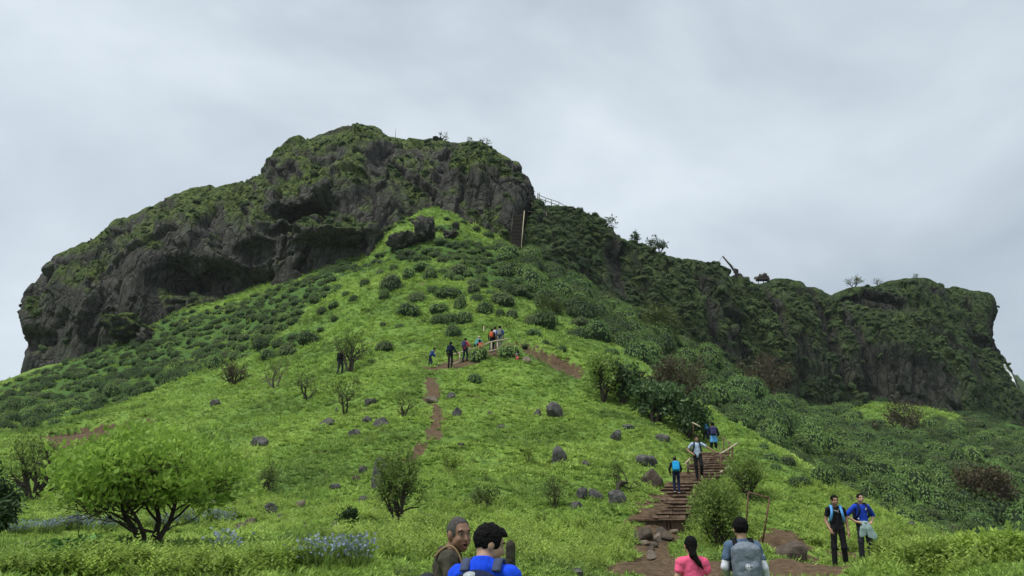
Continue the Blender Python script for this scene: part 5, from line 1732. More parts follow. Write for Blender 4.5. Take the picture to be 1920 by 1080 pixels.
def person(base, h, rz, label, look, pose=None, group=None, res=0.016, seed=0):
    """look: colours and clothing; pose: joint overrides in a 1.72 m figure facing +y"""
    J = {k: np.array(v, float) for k, v in BASE.items()}
    for k, v in (pose or {}).items(): J[k] = np.array(v, float)
    S = h / 1.72
    root = empty('person', base, rz)
    tag(root, label, 'person', group)
    build = look.get('build', 1.0)
    M = rotm(*look.get('head', (0, 0, 0)))
    H = J['hed']
    hs = look.get('hs', 1.07)
    hp = lambda q: H + M @ (np.array(q, float) * hs)
    eh = lambda c, r: ell(hp(c), np.array(r) * hs, M)
    skin = look['skin']
    fine = res < 0.012
    # ---- body
    pr = [eh((0, -.010, .022), (.074, .094, .096)), eh((0, .020, -.045), (.056, .066, .072)), eh((0, .052, -.096), (.024, .022, .018)),
          cone(hp((0, .082, .012)), hp((0, .104, -.030)), .009, .0145), cone(hp((-.034, .077, .030)), hp((.034, .077, .030)), .012),
          cone(hp((-.034, .062, -.03)), hp((-.042, .035, -.055)), .026), cone(hp((.034, .062, -.03)), hp((.042, .035, -.055)), .026),
          cone(hp((-.016, .082, -.062)), hp((.016, .082, -.062)), .011),
          eh((.078, -.004, -.008), (.011, .020, .031)), eh((-.078, -.004, -.008), (.011, .020, .031)),
          cone(J['nek'] + [0, -.005, -.05], H + M @ np.array([0, -.02, -.05]), .058 * build, .054)]
    pr += [cone(J['pel'], J['che'], .105, .115, .66), cone(J['shL'] * .85 + J['che'] * .15, J['shR'] * .85 + J['che'] * .15, .05)]
    for s in 'RL':
        fl = 1 if s == 'R' else -1
        pr += [cone(J['sh' + s], J['el' + s], .047 * build, .038), cone(J['el' + s], J['wr' + s], .038, .026)]
        pr += [cone(J['hi' + s], J['kn' + s], .07, .048), cone(J['kn' + s], J['an' + s], .048, .034)]
        d = J['wr' + s] - J['el' + s]
        if fine and not look.get('nohand' + s):
            pr += hand_prims(J['wr' + s], look.get('hd' + s, d) * np.ones(3), np.array(look.get('hn' + s, (fl * 1.0, 0, .2)), float), fl)
        else:
            dn = d / np.linalg.norm(d)
            pr += [cone(J['wr' + s], J['wr' + s] + dn * .10, .030, .024), cone(J['wr' + s] + dn * .09, J['wr' + s] + dn * .16, .022, .014)]
    subs = [eh((sx * .031, .092, .010), (.017, .013, .010)) for sx in (-1, 1)] if fine else []
    if look.get('mouth'): subs.append(eh((0, .093, -.066), (.020, .02, .011)))
    vox('body', volume(pr, res, .022, subs=subs), skin, root, S)
    # ---- face
    if look.get('face', False):
        for sx in (-1, 1):
            V, F = sphere_grid(10, 8)
            e = link('eye', mesh_of('eye', (hp((sx * .031, .077, .010)) + (V * [.0125, .0115, .0062]) @ M.T) * S, F, M_EYE if fine else M_IRIS, True), root)
            if fine:
                link('iris', mesh_of('iris', (hp((sx * .031 + look.get('gaze', 0), .0835, .010)) + (V * [.0062, .0062, .0055]) @ M.T) * S, F, M_IRIS, True), e)
            m = MB(); m.tube([hp((sx * .014, .087, .027)) * S, hp((sx * .032, .089, .034)) * S, hp((sx * .052, .074, .027)) * S], [.004 * S, .0055 * S, .003 * S], 5)
            m.obj('eyebrow', M_HAIR, root)
        if look.get('mouth'):
            V, F = sphere_grid(12, 8)
            link('mouth', mesh_of('mouth', (hp((0, .080, -.066)) + (V * [.019, .010, .011]) @ M.T) * S, F, M_MOUTH, True), root)
            m = MB(); m.tube([hp(q) * S for q in ((-.022, .080, -.064), (-.012, .090, -.081), (0, .094, -.084), (.012, .090, -.081), (.022, .080, -.064))], [.003 * S, .0065 * S, .0075 * S, .0065 * S, .003 * S], 7); m.obj('lip', M_LIP, root)
            m = MB(); m.tube([hp(q) * S for q in ((-.022, .082, -.062), (-.010, .094, -.052), (0, .096, -.053), (.010, .094, -.052), (.022, .082, -.062))], [.003 * S, .005 * S, .005 * S, .005 * S, .003 * S], 7); m.obj('lip', M_LIP, root)
        else:
            m = MB(); m.tube([hp((-.021, .083, -.063)) * S, hp((0, .0945, -.062)) * S, hp((.021, .083, -.063)) * S], [.003 * S, .006 * S, .003 * S], 6); m.obj('lip', M_LIP, root)
    # ---- hair or hat
    hm = look.get('hair', M_HAIR)
    st = look.get('style', 'short')
    hr = [eh((0, -.014, .030), (.083, .103, .098))]
    cuts = [(hp((0, 0, -.062)), M @ np.array([0, .35, -1.0]))]
    fy = .052 if st != 'receding' else .044
    hsub = [rbox(hp((0, fy + .075, -.035 if st != 'receding' else -.022)), np.array([.09, .050, .088]) * hs, .022, M), rbox(hp((0, .045, -.090)), np.array([.10, .050, .055]) * hs, .010, M)]
    if st == 'full': hr = [eh((0, -.012, .034), (.088, .108, .104)), eh((.0, .045, .078), (.062, .055, .042))]
    if st == 'receding': hr = [eh((0, -.012, .024), (.0775, .0985, .0985))]
    if st == 'tied': hr = [eh((0, -.014, .028), (.081, .101, .096)), eh((0, -.115, .0), (.034, .034, .036))]
    if st in ('long', 'ponytail'):
        hr += [cone(hp((0, -.06, -.02)), hp((.01, -.085, -.12)), .062, .05)]
        if st == 'ponytail': hr += [cone(hp((.01, -.085, -.12)), hp((.075, -.10, -.22)), .05, .03), cone(hp((.075, -.10, -.22)), hp((.115, -.09, -.28)), .03, .012)]
        cuts = []; hsub = hsub[:1]
    if st != 'none':
        vox('hair', volume(hr, min(res, .007) if fine else res, .02, cuts, hsub, wrinkle=look.get('tousle', .008) if fine else .004, wscale=.024, seed=seed), hm, root, S)
    if 'cap' in look:
        cp = [eh((0, -.008, .045), (.089, .108, .088))]
        vol = volume(cp, res * .8, .01, [(hp((0, 0, .03)), M @ np.array([0, .1, -1.0]))])
        c = vox('cap', vol, look['cap'], root, S)
        if look.get('brim', True):
            vox('brim', volume([eh((0, .125, .036), (.065, .065, .010))], res * .6, .01), look['cap'], c, S)
    # ---- shirt
    b = build
    sl = look.get('sleeve', 0.55)
    sp = [cone(J['pel'] + [0, 0, .02], J['che'] * .6 + J['pel'] * .4, .142 * b, .140 * b, .70), cone(J['che'] * .6 + J['pel'] * .4, J['che'] + [0, 0, .03], .140 * b, .155 * b, .68),
          cone(J['shL'] * .8 + J['che'] * .2, J['shR'] * .8 + J['che'] * .2, .066 * b), cone(J['nek'] + [0, -.01, -.05], J['shR'] * .92 + J['che'] * .08, .058, .058 * b), cone(J['nek'] + [0, -.01, -.05], J['shL'] * .92 + J['che'] * .08, .058, .058 * b), cone(J['nek'] + [0, 0, -.055], J['nek'] + [0, -.004, -.012], .088, .066)]
    for s in 'RL':
        a, e, w = J['sh' + s], J['el' + s], J['wr' + s]
        if sl <= 1:
            sp.append(cone(a + (e - a) * .08, a + (e - a) * sl, .056 * b, .060 * b))
        else:
            sp += [cone(a, e, .066 * b, .054), cone(e, e + (w - e) * (sl - 1), .054, .042)]
    hem = J['pel'][2] - look.get('hem', .06)
    cuts = [((0, 0, hem), (0, 0, -1)), (J['nek'] + [0, 0, -.012 + look.get('collar', 0)], (0, .35, 1))]
    if sl <= 1:
        for s in 'RL':
            pass
    vox('shirt', volume(sp, res, .035, cuts, wrinkle=.014 if fine else .006, wscale=.085, seed=seed + 1), look['shirt'], root, S)
    # ---- trousers
    tp = [cone(J['hiL'] + [0, 0, .04], J['hiR'] + [0, 0, .04], .098 * b, None, .95)]
    fit = look.get('fit', 1.0)
    for s in 'RL':
        tp += [cone(J['hi' + s], J['kn' + s], .088 * b, .068 * fit), cone(J['kn' + s], J['an' + s] + [0, 0, .01], .068 * fit, .058 * fit)]
    vox('trousers', volume(tp, max(res, .015), .03, wrinkle=.006, wscale=.09, seed=seed + 2), look['pants'], root, S)
    for s in 'RL':
        a = J['an' + s]
        t = np.array(look.get('toe' + s, (0, 1, 0)), float)
        V, F = volume([cone(a + [0, 0, -.04] - t * .05, a + [0, 0, -.045] + t * .15, .046, .040), cone(a + [0, 0, .0], a + [0, 0, -.03] + t * .03, .05, .045)], max(res, .012), .02, [((0, 0, a[2] - .083), (0, 0, -1))])
        so = link('shoe', mesh_of('shoe', V * S, F, look.get('shoe', M_HAIR), True), root)
        if look.get('sole'):
            V, F = volume([cone(a + [0, 0, -.074] - t * .052, a + [0, 0, -.074] + t * .155, .049, .043)], .01, .01, [((0, 0, a[2] - .062), (0, 0, 1)), ((0, 0, a[2] - .085), (0, 0, -1))])
            link('sole', mesh_of('sole', V * S, F, M_SOLE, True), so)
    return root, J, S

def backpack(base, rz, S, J, label, mat, strap, size=(.15, .085, .22), low=0.0, res=0.014, group='worn backpacks', trim=None, seed=0, wr=0.006, body=True):
    """rucksack on a figure's back, straps over both shoulders"""
    root = empty('backpack', base, rz)
    tag(root, label, 'backpack', group)
    up = J['nek'] - J['pel']; up = up / np.linalg.norm(up)
    bk = np.cross(up, [1, 0, 0]); bk = -bk if bk[1] > 0 else bk
    M = np.column_stack([[1, 0, 0], -bk, up])
    c = J['che'] + bk * (.10 + size[1]) + up * (-.03 - low)
    if body:
        q = np.array(size)
        vol = volume([rbox(c, q * [.62, .55, .62], .055, M), ell(c + up * size[2] * .45, (size[0] * .85, size[1] * .85, size[2] * .55), M), rbox(c + bk * size[1] * .75 - up * size[2] * .35, q * [.45, .2, .28], .03, M)], res, .05, wrinkle=wr, wscale=.07, seed=seed)
        vox('bag', vol, mat, root, S)
        if trim is not None:
            m = MB(); P = [(c + bk * (size[1] * .98) + np.array([x, 0, 0]) + up * z) * S for x, z in ((-.09, .02), (-.05, .09), (0, .115), (.05, .09), (.09, .02))]
            m.tube(P, .012 * S, 5); m.obj('trim', trim, root)
    for s in 'RL':
        x = J['sh' + s] * .58 + J['nek'] * .42
        f = -bk
        P = np.array([J['che'] + bk * .10 + [x[0] * 1.0, 0, 0] + up * .12, x + up * .035 + bk * .03 + [0, 0, .01], x + up * .03 + f * .05, J['che'] + [x[0] * 1.15, 0, 0] + f * .125 + up * .02, J['che'] + [x[0] * 1.5, 0, 0] + f * .07 - up * .14, J['che'] + [x[0] * 1.6, 0, 0] + bk * .08 - up * .19])
        P[1, 0] = P[2, 0] = x[0]
        P = crom(P, 26) * S
        T = np.gradient(P, axis=0); T /= np.linalg.norm(T, axis=1, keepdims=True)
        W = np.array([1.0, 0, 0]) - T * T[:, :1]; W /= np.linalg.norm(W, axis=1, keepdims=True)
        N = np.cross(T, W)
        w, t = .029 * S, .008 * S
        ring = np.stack([P + W * w + N * t, P - W * w + N * t, P - W * w - N * t, P + W * w - N * t], 1)
        V = ring.reshape(-1, 3)
        F = [(i * 4 + k, i * 4 + (k + 1) % 4, i * 4 + 4 + (k + 1) % 4, i * 4 + 4 + k) for i in range(25) for k in range(4)]
        link('strap', mesh_of('strap', V, F + [(3, 2, 1, 0), (100, 101, 102, 103)], strap, True), root)
    return root, c, bk, up

def foot(px, py, dz=0.0):
    p = hit(px, py, 8); p[2] += dz
    return p

C_BLACK = cloth('black_cloth', (0.012, 0.012, 0.014), .3)
C_NAVY = cloth('navy_cloth', (0.012, 0.018, 0.05), .25)
C_BLUE = cloth('royal_blue_cloth', (0.012, 0.07, 0.72))
C_BLUE2 = cloth('blue_polo_cloth', (0.016, 0.055, 0.46))
C_OLIVE = cloth('olive_cloth', (0.062, 0.056, 0.042))
C_TAN = cloth('tan_strap', (0.27, 0.19, 0.10))
C_PINK = cloth('pink_cloth', (0.78, 0.115, 0.235), .08)
C_SLATE = cloth('slate_blue_cloth', (0.085, 0.135, 0.21))
C_WHITE = cloth('white_cloth', (0.66, 0.68, 0.76), .06)
C_COVER = plain('grey_rain_cover', (0.135, 0.165, 0.205), 0.5, .2, 16, .5, 0, .4)
C_LBLUE = cloth('light_blue_cloth', (0.42, 0.52, 0.68), .06)
C_CYAN = cloth('bright_blue_bag', (0.02, 0.30, 0.62), .12)
C_SKYB = cloth('sky_blue_cloth', (0.12, 0.36, 0.72), .1)
C_PALE = cloth('pale_aqua_cloth', (0.33, 0.44, 0.44), .08)
C_GREY = cloth('grey_cloth', (0.21, 0.21, 0.21), .2)
C_CHAR = cloth('charcoal_cloth', (0.03, 0.033, 0.04), .25)
C_MAROON = cloth('maroon_cloth', (0.085, 0.018, 0.022), .25)
C_ORANGE = cloth('orange_cloth', (0.62, 0.13, 0.05), .12)
C_TEAL = cloth('teal_cloth', (0.085, 0.25, 0.24), .12)
C_CREAM = cloth('cream_cloth', (0.55, 0.47, 0.33), .1)
C_PURPLE = cloth('purple_navy_cloth', (0.05, 0.045, 0.13), .2)
C_CORAL = cloth('coral_cloth', (0.68, 0.10, 0.13), .1)
C_DENIM = cloth('dark_denim', (0.02, 0.03, 0.06), .3)
C_BLUEW = cloth('worn_blue_cloth', (0.035, 0.07, 0.25), .2)
C_STRAPG = cloth('grey_blue_strap', (0.06, 0.075, 0.13), .15)
C_REFL = plain('silver_panel', (0.34, 0.37, 0.38), 0.4, .1, 20)

# --- the two near men
p1 = np.array([ray(843, 1000)[0] * 6.15, 6.15, 0.0]); p1[2] = on_ground(p1[0], p1[1])[2]
t1 = at(860, 971, 6.15)[2] - p1[2]
rz1 = math.radians(-88)
r1, J1, S1 = person(p1, t1, rz1, 'older grey-haired person in an olive t-shirt talking, with tan backpack straps', dict(skin=SKIN[2], shirt=C_OLIVE, pants=C_CHAR, hair=M_HAIRG, style='receding', face=True, mouth=True, head=(math.radians(-58), math.radians(-4), math.radians(3)), build=1.08, collar=.0, hs=1.10, tousle=.002),
   dict(elR=(.26, .06, 1.15), wrR=(.20, .28, 1.02), elL=(-.25, .05, 1.15), wrL=(-.16, .28, 1.05), shR=(.185, .0, 1.425), shL=(-.185, .0, 1.425), nek=(0, .005, 1.50), che=(0, -.01, 1.31), hed=(0, .075, 1.595)), res=.008, seed=10)
backpack(p1, rz1, S1, J1, 'dark backpack with tan straps on the older person in olive', C_CHAR, C_TAN, (.12, .05, .19), .16, .012)
p2 = np.array([ray(908, 1040)[0] * 5.55, 5.55, 0.0]); p2[2] = on_ground(p2[0], p2[1])[2]
t2 = at(912, 989, 5.55)[2] - p2[2]
rz2 = math.radians(-14)
r2, J2, S2 = person(p2, t2 * 1.015, rz2, 'young black-haired person in a bright blue t-shirt looking down sideways', dict(skin=SKIN[3], shirt=C_BLUE, pants=C_DENIM, style='full', face=True, head=(math.radians(-62), math.radians(-16), 0), collar=.014, hs=1.03, tousle=.009),
   dict(hed=(.02, .06, 1.585), shR=(.19, .0, 1.40), shL=(-.19, .0, 1.40), nek=(0, -.01, 1.495), che=(0, .0, 1.30), elR=(.26, .0, 1.13), wrR=(.20, .2, .95), elL=(-.26, .0, 1.13), wrL=(-.20, .2, .95)), res=.008, seed=20)
b2r, c2, bk2, up2 = backpack(p2, rz2, S2, J2, 'navy backpack with a silver panel on the person in bright blue', C_NAVY, C_STRAPG, (.13, .07, .20), .04, .010, trim=C_REFL)
# silver top panel of the navy bag
V, F = volume([ell(c2 + bk2 * .045 + up2 * .15 + [-.03, 0, 0], (.058, .05, .045))], .008, .01)
link('panel', mesh_of('panel', V * S2, F, C_REFL, True), b2r)

# --- pink top and grey rain cover
p3 = np.array([ray(1297, 1040)[0] * 11.2, 11.2, 0]); p3[2] = on_ground(p3[0], p3[1])[2]
t3 = at(1300, 1007, 11.2)[2] - p3[2]
person(p3, t3, math.radians(3), 'person with a dark ponytail in a pink short-sleeved top, seen from behind', dict(skin=SKIN[1], shirt=C_PINK, pants=C_DENIM, style='ponytail', sleeve=.46, build=1.06, hs=1.1, head=(math.radians(-8), math.radians(-6), 0)),
   dict(shR=(.165, 0, 1.40), shL=(-.165, 0, 1.40), elR=(.245, -.02, 1.13), wrR=(.26, .10, .90), elL=(-.245, -.02, 1.13), wrL=(-.26, .10, .90)), res=.0115, seed=30)
p4 = np.array([ray(1393, 1040)[0] * 11.4, 11.4, 0]); p4[2] = on_ground(p4[0], p4[1])[2]
t4 = at(1391, 974, 11.4)[2] - p4[2]
r4, J4, S4 = person(p4, t4, math.radians(-4), 'black-haired person in a slate blue t-shirt over white sleeves, seen from behind', dict(skin=SKIN[1], shirt=C_SLATE, pants=C_DENIM, style='full', sleeve=.62, head=(0, math.radians(-6), 0), hs=1.12, tousle=.014),
   dict(elR=(.25, -.04, 1.12), wrR=(.30, .05, .86), elL=(-.245, -.03, 1.13), wrL=(-.17, .2, 1.0)), res=.0115, seed=40)
for s in 'RL':
    a = J4['sh' + s] + (J4['el' + s] - J4['sh' + s]) * .5
    vox('undersleeve', volume([cone(a, J4['el' + s], .053, .05), cone(J4['el' + s], J4['wr' + s], .05, .038)], .010, .02, wrinkle=.003, wscale=.04), C_WHITE, r4, S4)
b4, c4, bk4, up4 = backpack(p4, math.radians(-4), S4, J4, 'grey rain-covered backpack with a white emblem on the person in slate blue', C_COVER, C_BLACK, (.195, .10, .29), .09, .010, wr=.009)
def emblem(root, c, bk, up, S):
    m = MB()
    o = c + bk * .178 - up * .03
    X = np.array([1.0, 0, 0])
    P = lambda x, z: (o + X * x + up * z - bk * (2.2 * (x * x) + 1.2 * max(0, z) ** 2)) * S
    def stroke(pts, w):
        m.tube([P(*q) for q in pts], w * S, 5)
    ring = [(-.018 + .030 * math.cos(a), .020 + .030 * math.sin(a)) for a in np.linspace(.4, 5.6, 16)]
    stroke(ring, .0055)
    stroke([(-.036, .036), (-.030, .02), (-.034, .002)], .007)
    stroke([(-.024, .044), (-.022, .014), (-.026, -.006)], .005)
    stroke([(-.022, .016), (-.010, .018), (-.006, .034)], .006)
    stroke([(-.004, .036), (.004, .02), (-.006, .006)], .005)
    stroke([(.022, .028), (.034, .036)], .005)
    # slanting word below
    x0, z0, dx, dz = -.056, -.050, .0175, .0085
    glyphs = [[(0, 0), (.1, .9), (.5, .7), (.55, 0)], [(.5, .8), (.95, .7), (1, 0)], [(0, .9), (.1, .1), (.6, .0), (.8, .9)], [(.1, 1.0), (.2, 0), (.7, 0)], [(.2, .1), (.7, .2), (.6, .9), (.1, .8), (.2, .1)], [(.1, .9), (.8, .8), (.2, .1), (.9, .1)], [(.1, 1.2), (.9, 1.1), (.3, .6), (.8, .3), (.1, 0)]]
    for i, g in enumerate(glyphs):
        stroke([(x0 + i * dx + q[0] * .0145, z0 + i * dz + q[1] * .015) for q in g], .0019)
    m.obj('emblem', C_WHITE, root)
emblem(b4, c4, bk4, up4, S4)

# --- the standing pair and the one behind
def stand(px, py, top, Y):
    p = np.array([ray(px, py)[0] * Y, Y, 0]); p[2] = on_ground(p[0], p[1])[2]
    return p, at(px, top, Y)[2] - p[2]
p5, h5 = stand(1578, 1060, 929, 18.8)
rz5 = math.radians(172)
r5, J5, S5 = person(p5, h5, rz5, 'person in black t-shirt and trousers with pale blue backpack straps, standing', dict(skin=SKIN[0], shirt=C_BLACK, pants=C_BLACK, style='short', face=True, sleeve=.5, head=(math.radians(8), math.radians(-8), 0), build=.92, sole=True, toeR=(.5, .85, 0), toeL=(-.2, 1, 0), hnR=(1, 0, 0), hnL=(-1, 0, 0)),
   dict(elR=(.245, -.03, 1.12), wrR=(.20, .12, .92), elL=(-.24, -.03, 1.11), wrL=(-.235, .04, .85), anR=(.16, .05, .085), knR=(.14, .05, .5), anL=(-.12, -.05, .085)), res=.0105, seed=50)
b5, c5, bk5, up5 = backpack(p5, rz5, S5, J5, 'black backpack with pale blue straps on the person in black', C_BLACK, C_SKYB, (.12, .06, .18), .03, .012)
def cat_mark(root, J, S):
    m = MB(); o = J['che'] + np.array([0, .118, .055])
    P = lambda x, z: (o + np.array([x, -2.2 * x * x, z])) * S
    for pts, rr in (([(.07, .035), (.045, .018), (.015, .010), (-.02, .004)], [.005, .008, .010, .008]), ([(-.02, .004), (-.045, .03), (-.06, .055)], [.007, .005, .0025]), ([(-.015, .004), (-.035, -.02), (-.05, -.055)], [.009, .006, .003]), ([(.015, .008), (.0, -.014), (-.028, -.018)], [.006, .005, .003]), ([(.045, .018), (.04, .0), (.025, -.006)], [.005, .004, .003])):
        m.tube([P(*q) for q in pts], [k * S for k in rr], 5)
    m.obj('chest_emblem', C_REFL, root)
cat_mark(r5, J5, S5)
p6, h6 = stand(1627, 1056, 926, 19.1)
rz6 = math.radians(184)
r6, J6, S6 = person(p6, h6, rz6, 'person in a blue polo shirt standing with hands on hips, dark trousers', dict(skin=SKIN[1], shirt=C_BLUE2, pants=C_CHAR, style='tied', face=True, sleeve=.92, build=1.02, fit=1.15, head=(math.radians(-3), math.radians(2), 0), hdR=np.array([-.55, .75, -.1]), hdL=np.array([.55, .75, -.1]), hnR=(0, 0, 1), hnL=(0, 0, 1), sole=False),
   dict(elR=(.40, -.06, 1.16), wrR=(.215, .06, 1.00), elL=(-.36, -.10, 1.15), wrL=(-.215, .06, 1.00), anR=(.13, 0, .085), anL=(-.13, 0, .085), knR=(.12, .02, .5), knL=(-.12, .02, .5)), res=.0105, seed=60)
backpack(p6, rz6, S6, J6, 'dark navy backpack on the person in the blue polo shirt', C_NAVY, C_NAVY, (.15, .08, .22), .03, .012)
m = MB(); o6 = J6['che'] + np.array([-.075, .118, .05])
for q in ([(-.024, -.02), (0, .022), (.024, -.02)], [(-.03, -.026), (.03, -.026)], [(-.012, -.008), (.012, -.008)], [(-.02, -.016), (.02, -.018)]):
    m.tube([(o6 + np.array([x, 0, z])) * S6 for x, z in q], .0065 * S6, 5)
m.obj('chest_emblem', C_WHITE, r6)
m = MB(); Vb, Fb = sphere_grid(12, 8); m.add((J6['shR'] * .8 + np.array([.0, .085, -.045]) + Vb * [.021, .012, .024]) * S6, Fb); m.obj('round_badge', C_WHITE, r6)
# jacket tied round the waist: knotted band and two hanging halves
def tied_jacket(base, rz, S, label, mat, back=False, res=.011):
    root = empty('jacket', base, rz)
    tag(root, label, 'jacket', 'jackets tied round the waist')
    f = -1 if back else 1
    band = [(.155 * math.cos(a), .112 * math.sin(a), .985 + .012 * math.sin(2 * a)) for a in np.linspace(0, 2 * math.pi, 15)]
    vox('waistband', volume([cone(band[i], band[i + 1], .026) for i in range(14)], res, .02, wrinkle=.005, wscale=.03), mat, root, S)
    if not back:
        vox('knot', volume([ell((0, .135, .985), (.05, .035, .04))], res, .02, wrinkle=.006, wscale=.03), mat, root, S)
        for sx in (1, -1):
            pts = [(sx * .035, .135, .97), (sx * .075, .15, .84), (sx * (.10 if sx > 0 else .15), .13, .68 if sx > 0 else .64)]
            vox('hanging_part', volume([cone(pts[0], pts[1], .055, .085, .4), cone(pts[1], pts[2], .085, .10 if sx > 0 else .13, .3)], res, .03, [((0, 0, pts[2][2] - .01), (sx * -.45, 0, -1))], wrinkle=.010, wscale=.06), mat, root, S)
    else:
        vox('hanging_part', volume([cone((-.07, -.12, .97), (-.09, -.135, .76), .09, .11, .3), cone((.07, -.12, .97), (.09, -.135, .76), .09, .11, .3)], res, .05, [((0, 0, .70), (0, 0, -1))], wrinkle=.008, wscale=.07), mat, root, S)
tied_jacket(p6, rz6, S6, 'pale aqua jacket tied round the waist of the person in the blue polo', C_PALE)
p7, h7 = stand(1576, 1043, 941, 20.4)
rz7 = math.radians(120)
r7, J7, S7 = person(p7, h7, rz7, 'person in grey trousers and a black cap, mostly hidden behind the one in black', dict(skin=SKIN[2], shirt=C_CHAR, pants=C_GREY, style='short', cap=C_BLACK, sleeve=1.8),
   dict(knR=(.10, .16, .5), anR=(.10, .05, .085), knL=(-.10, -.05, .48), anL=(-.10, -.28, .085), wrL=(-.2, -.1, .9)), res=.012, seed=70)
backpack(p7, rz7, S7, J7, 'maroon bag of the person hidden behind the one in black', C_MAROON, C_MAROON, (.13, .08, .2), .14, .014)

# --- on the stone stairs
def on_stairs(px, py, top, Y):
    p = np.array([ray(px, py)[0] * Y, Y, stair_z(Y)])
    return p, at(px, top, Y)[2] - p[2]
p8, h8 = on_stairs(1311, 905, 817, 29.2)
rz8 = math.radians(172)
r8, J8, S8 = person(p8, h8, rz8, 'person in a light blue t-shirt coming down the stairs, holding the rail', dict(skin=SKIN[0], shirt=C_LBLUE, pants=C_BLACK, style='full', face=True, sleeve=.62, head=(math.radians(12), 0, 0), hem=.10, hdR=np.array([-.6, .6, -.3])),
   dict(elR=(.36, -.10, 1.16), wrR=(.21, .06, 1.02), elL=(-.42, .02, 1.24), wrL=(-.66, .06, 1.09), knL=(-.13, .12, .53), anL=(-.12, -.05, .15), anR=(.06, 0, .085), knR=(.08, .02, .5)), res=.012, seed=80)
backpack(p8, rz8, S8, J8, 'black-strapped backpack of the person in light blue coming down', C_BLACK, C_NAVY, (.13, .06, .18), .02, .016)
p9, h9 = on_stairs(1271, 947, 858, 26.6)
rz9 = math.radians(-4)
r9, J9, S9 = person(p9, h9 * 1.05, rz9, 'climber in black with a cap and a big bright blue backpack on the stairs', dict(skin=SKIN[0], shirt=C_BLACK, pants=C_NAVY, style='short', cap=C_CHAR, sleeve=1.9, sole=True, head=(0, math.radians(-18), 0)),
   dict(che=(0, .09, 1.25), nek=(0, .14, 1.42), hed=(0, .20, 1.55), shR=(.18, .12, 1.37), shL=(-.18, .12, 1.37), elR=(.27, .10, 1.10), wrR=(.26, .30, 1.0), elL=(-.29, .06, 1.12), wrL=(-.25, .22, .93), knL=(-.10, .10, .54), anL=(-.10, .02, .14), anR=(.09, -.12, .085), knR=(.10, .0, .48)), res=.012, seed=90)
backpack(p9, rz9, S9, J9, 'big bright blue backpack on the climber in black on the stairs', C_CYAN, C_BLACK, (.18, .11, .27), .06, .012, trim=C_SKYB)
p10, h10 = on_stairs(1325, 838, 786, 42.5)
p10[2] = on_ground(p10[0], p10[1])[2]; h10 = min(max(at(1325, 786, 42.5)[2] - p10[2], 1.5), 1.75)
p10[2] = at(1325, 786, 42.5)[2] - h10
r10, J10, S10 = person(p10, h10, math.radians(6), 'dark-clad climber with a small light blue backpack at the top of the stairs', dict(skin=SKIN[0], shirt=C_NAVY, pants=C_CHAR, sleeve=1.9, style='full'), None, res=.016, seed=100)
backpack(p10, math.radians(6), S10, J10, 'small light blue backpack on the uppermost stair climber', C_SKYB, C_NAVY, (.12, .08, .18), .0, .016, trim=C_PALE)
p11, h11 = on_stairs(1340, 855, 792, 39.5)
p11[2] = at(1340, 792, 39.5)[2] - 1.66
r11, J11, S11 = person(p11, 1.66, math.radians(-6), 'climber in navy with a bright blue jacket tied at the waist near the stair top', dict(skin=SKIN[0], shirt=C_NAVY, pants=C_BLACK, sleeve=1.9, style='full', build=1.05),
   dict(elR=(.27, .05, 1.13), wrR=(.22, .22, 1.05), knL=(-.10, .14, .53), anL=(-.10, .06, .16)), res=.016, seed=110)
backpack(p11, math.radians(-6), S11, J11, 'purple backpack on the climber with the tied bright blue jacket', C_PURPLE, C_NAVY, (.15, .09, .22), -.02, .016)
tied_jacket(p11, math.radians(-6), S11, 'bright blue jacket tied round the waist of a climber near the stair top', C_SKYB, True, .018)

# --- the group along the upper railing
def up_person(px, feet, top, label, look, pose=None, rz=0.0, seed=0, Y=None, bag=None):
    p = hit(px, feet, 20) if Y is None else np.array([ray(px, feet)[0] * Y, Y, 0.0])
    if Y is not None: p[2] = on_ground(p[0], p[1])[2]
    h = at(px, top, p[1])[2] - p[2]
    h = min(max(h, 1.45), 1.9)
    p[2] = at(px, top, p[1])[2] - h
    r, J, S = person(p, h, rz, label, look, pose, None, .024, seed)
    if bag: backpack(p, rz, S, J, bag[0], bag[1], bag[2] if len(bag) > 2 else bag[1], (.15, .09, .22), .0, .02, seed=seed)
    return r
lean = dict(che=(0, .14, 1.22), nek=(0, .24, 1.38), hed=(0, .32, 1.50), shR=(.17, .22, 1.33), shL=(-.17, .22, 1.33), elR=(.25, .26, 1.07), wrR=(.22, .42, .95), elL=(-.25, .26, 1.07), wrL=(-.22, .42, .95))
step = dict(knR=(.10, .14, .52), anR=(.10, .08, .13), anL=(-.10, -.15, .085), knL=(-.10, -.02, .48))
up_person(806, 686, 650, 'bent walker in blue with a dark cap, last in the line at the railing', dict(skin=SKIN[0], shirt=C_BLUEW, pants=C_NAVY, sleeve=1.9, cap=C_BLACK), dict(lean, **step), math.radians(-80), 201)
up_person(844, 690, 641, 'walker in dark navy with a long ponytail grasping the railing end', dict(skin=SKIN[0], shirt=C_NAVY, pants=C_BLACK, sleeve=1.9, style='long'), dict(elR=(.30, .1, 1.14), wrR=(.38, .22, .98)), math.radians(-18), 202, bag=('navy backpack on the walker grasping the railing end', C_NAVY))
up_person(872, 678, 634, 'walker in orange and dark trousers with a purple backpack at the railing', dict(skin=SKIN[0], shirt=C_CORAL, pants=C_NAVY, sleeve=1.0, style='full'), dict(step, elR=(.30, .12, 1.15), wrR=(.34, .28, 1.05)), math.radians(-35), 203, bag=('purple backpack on the walker in orange', C_PURPLE))
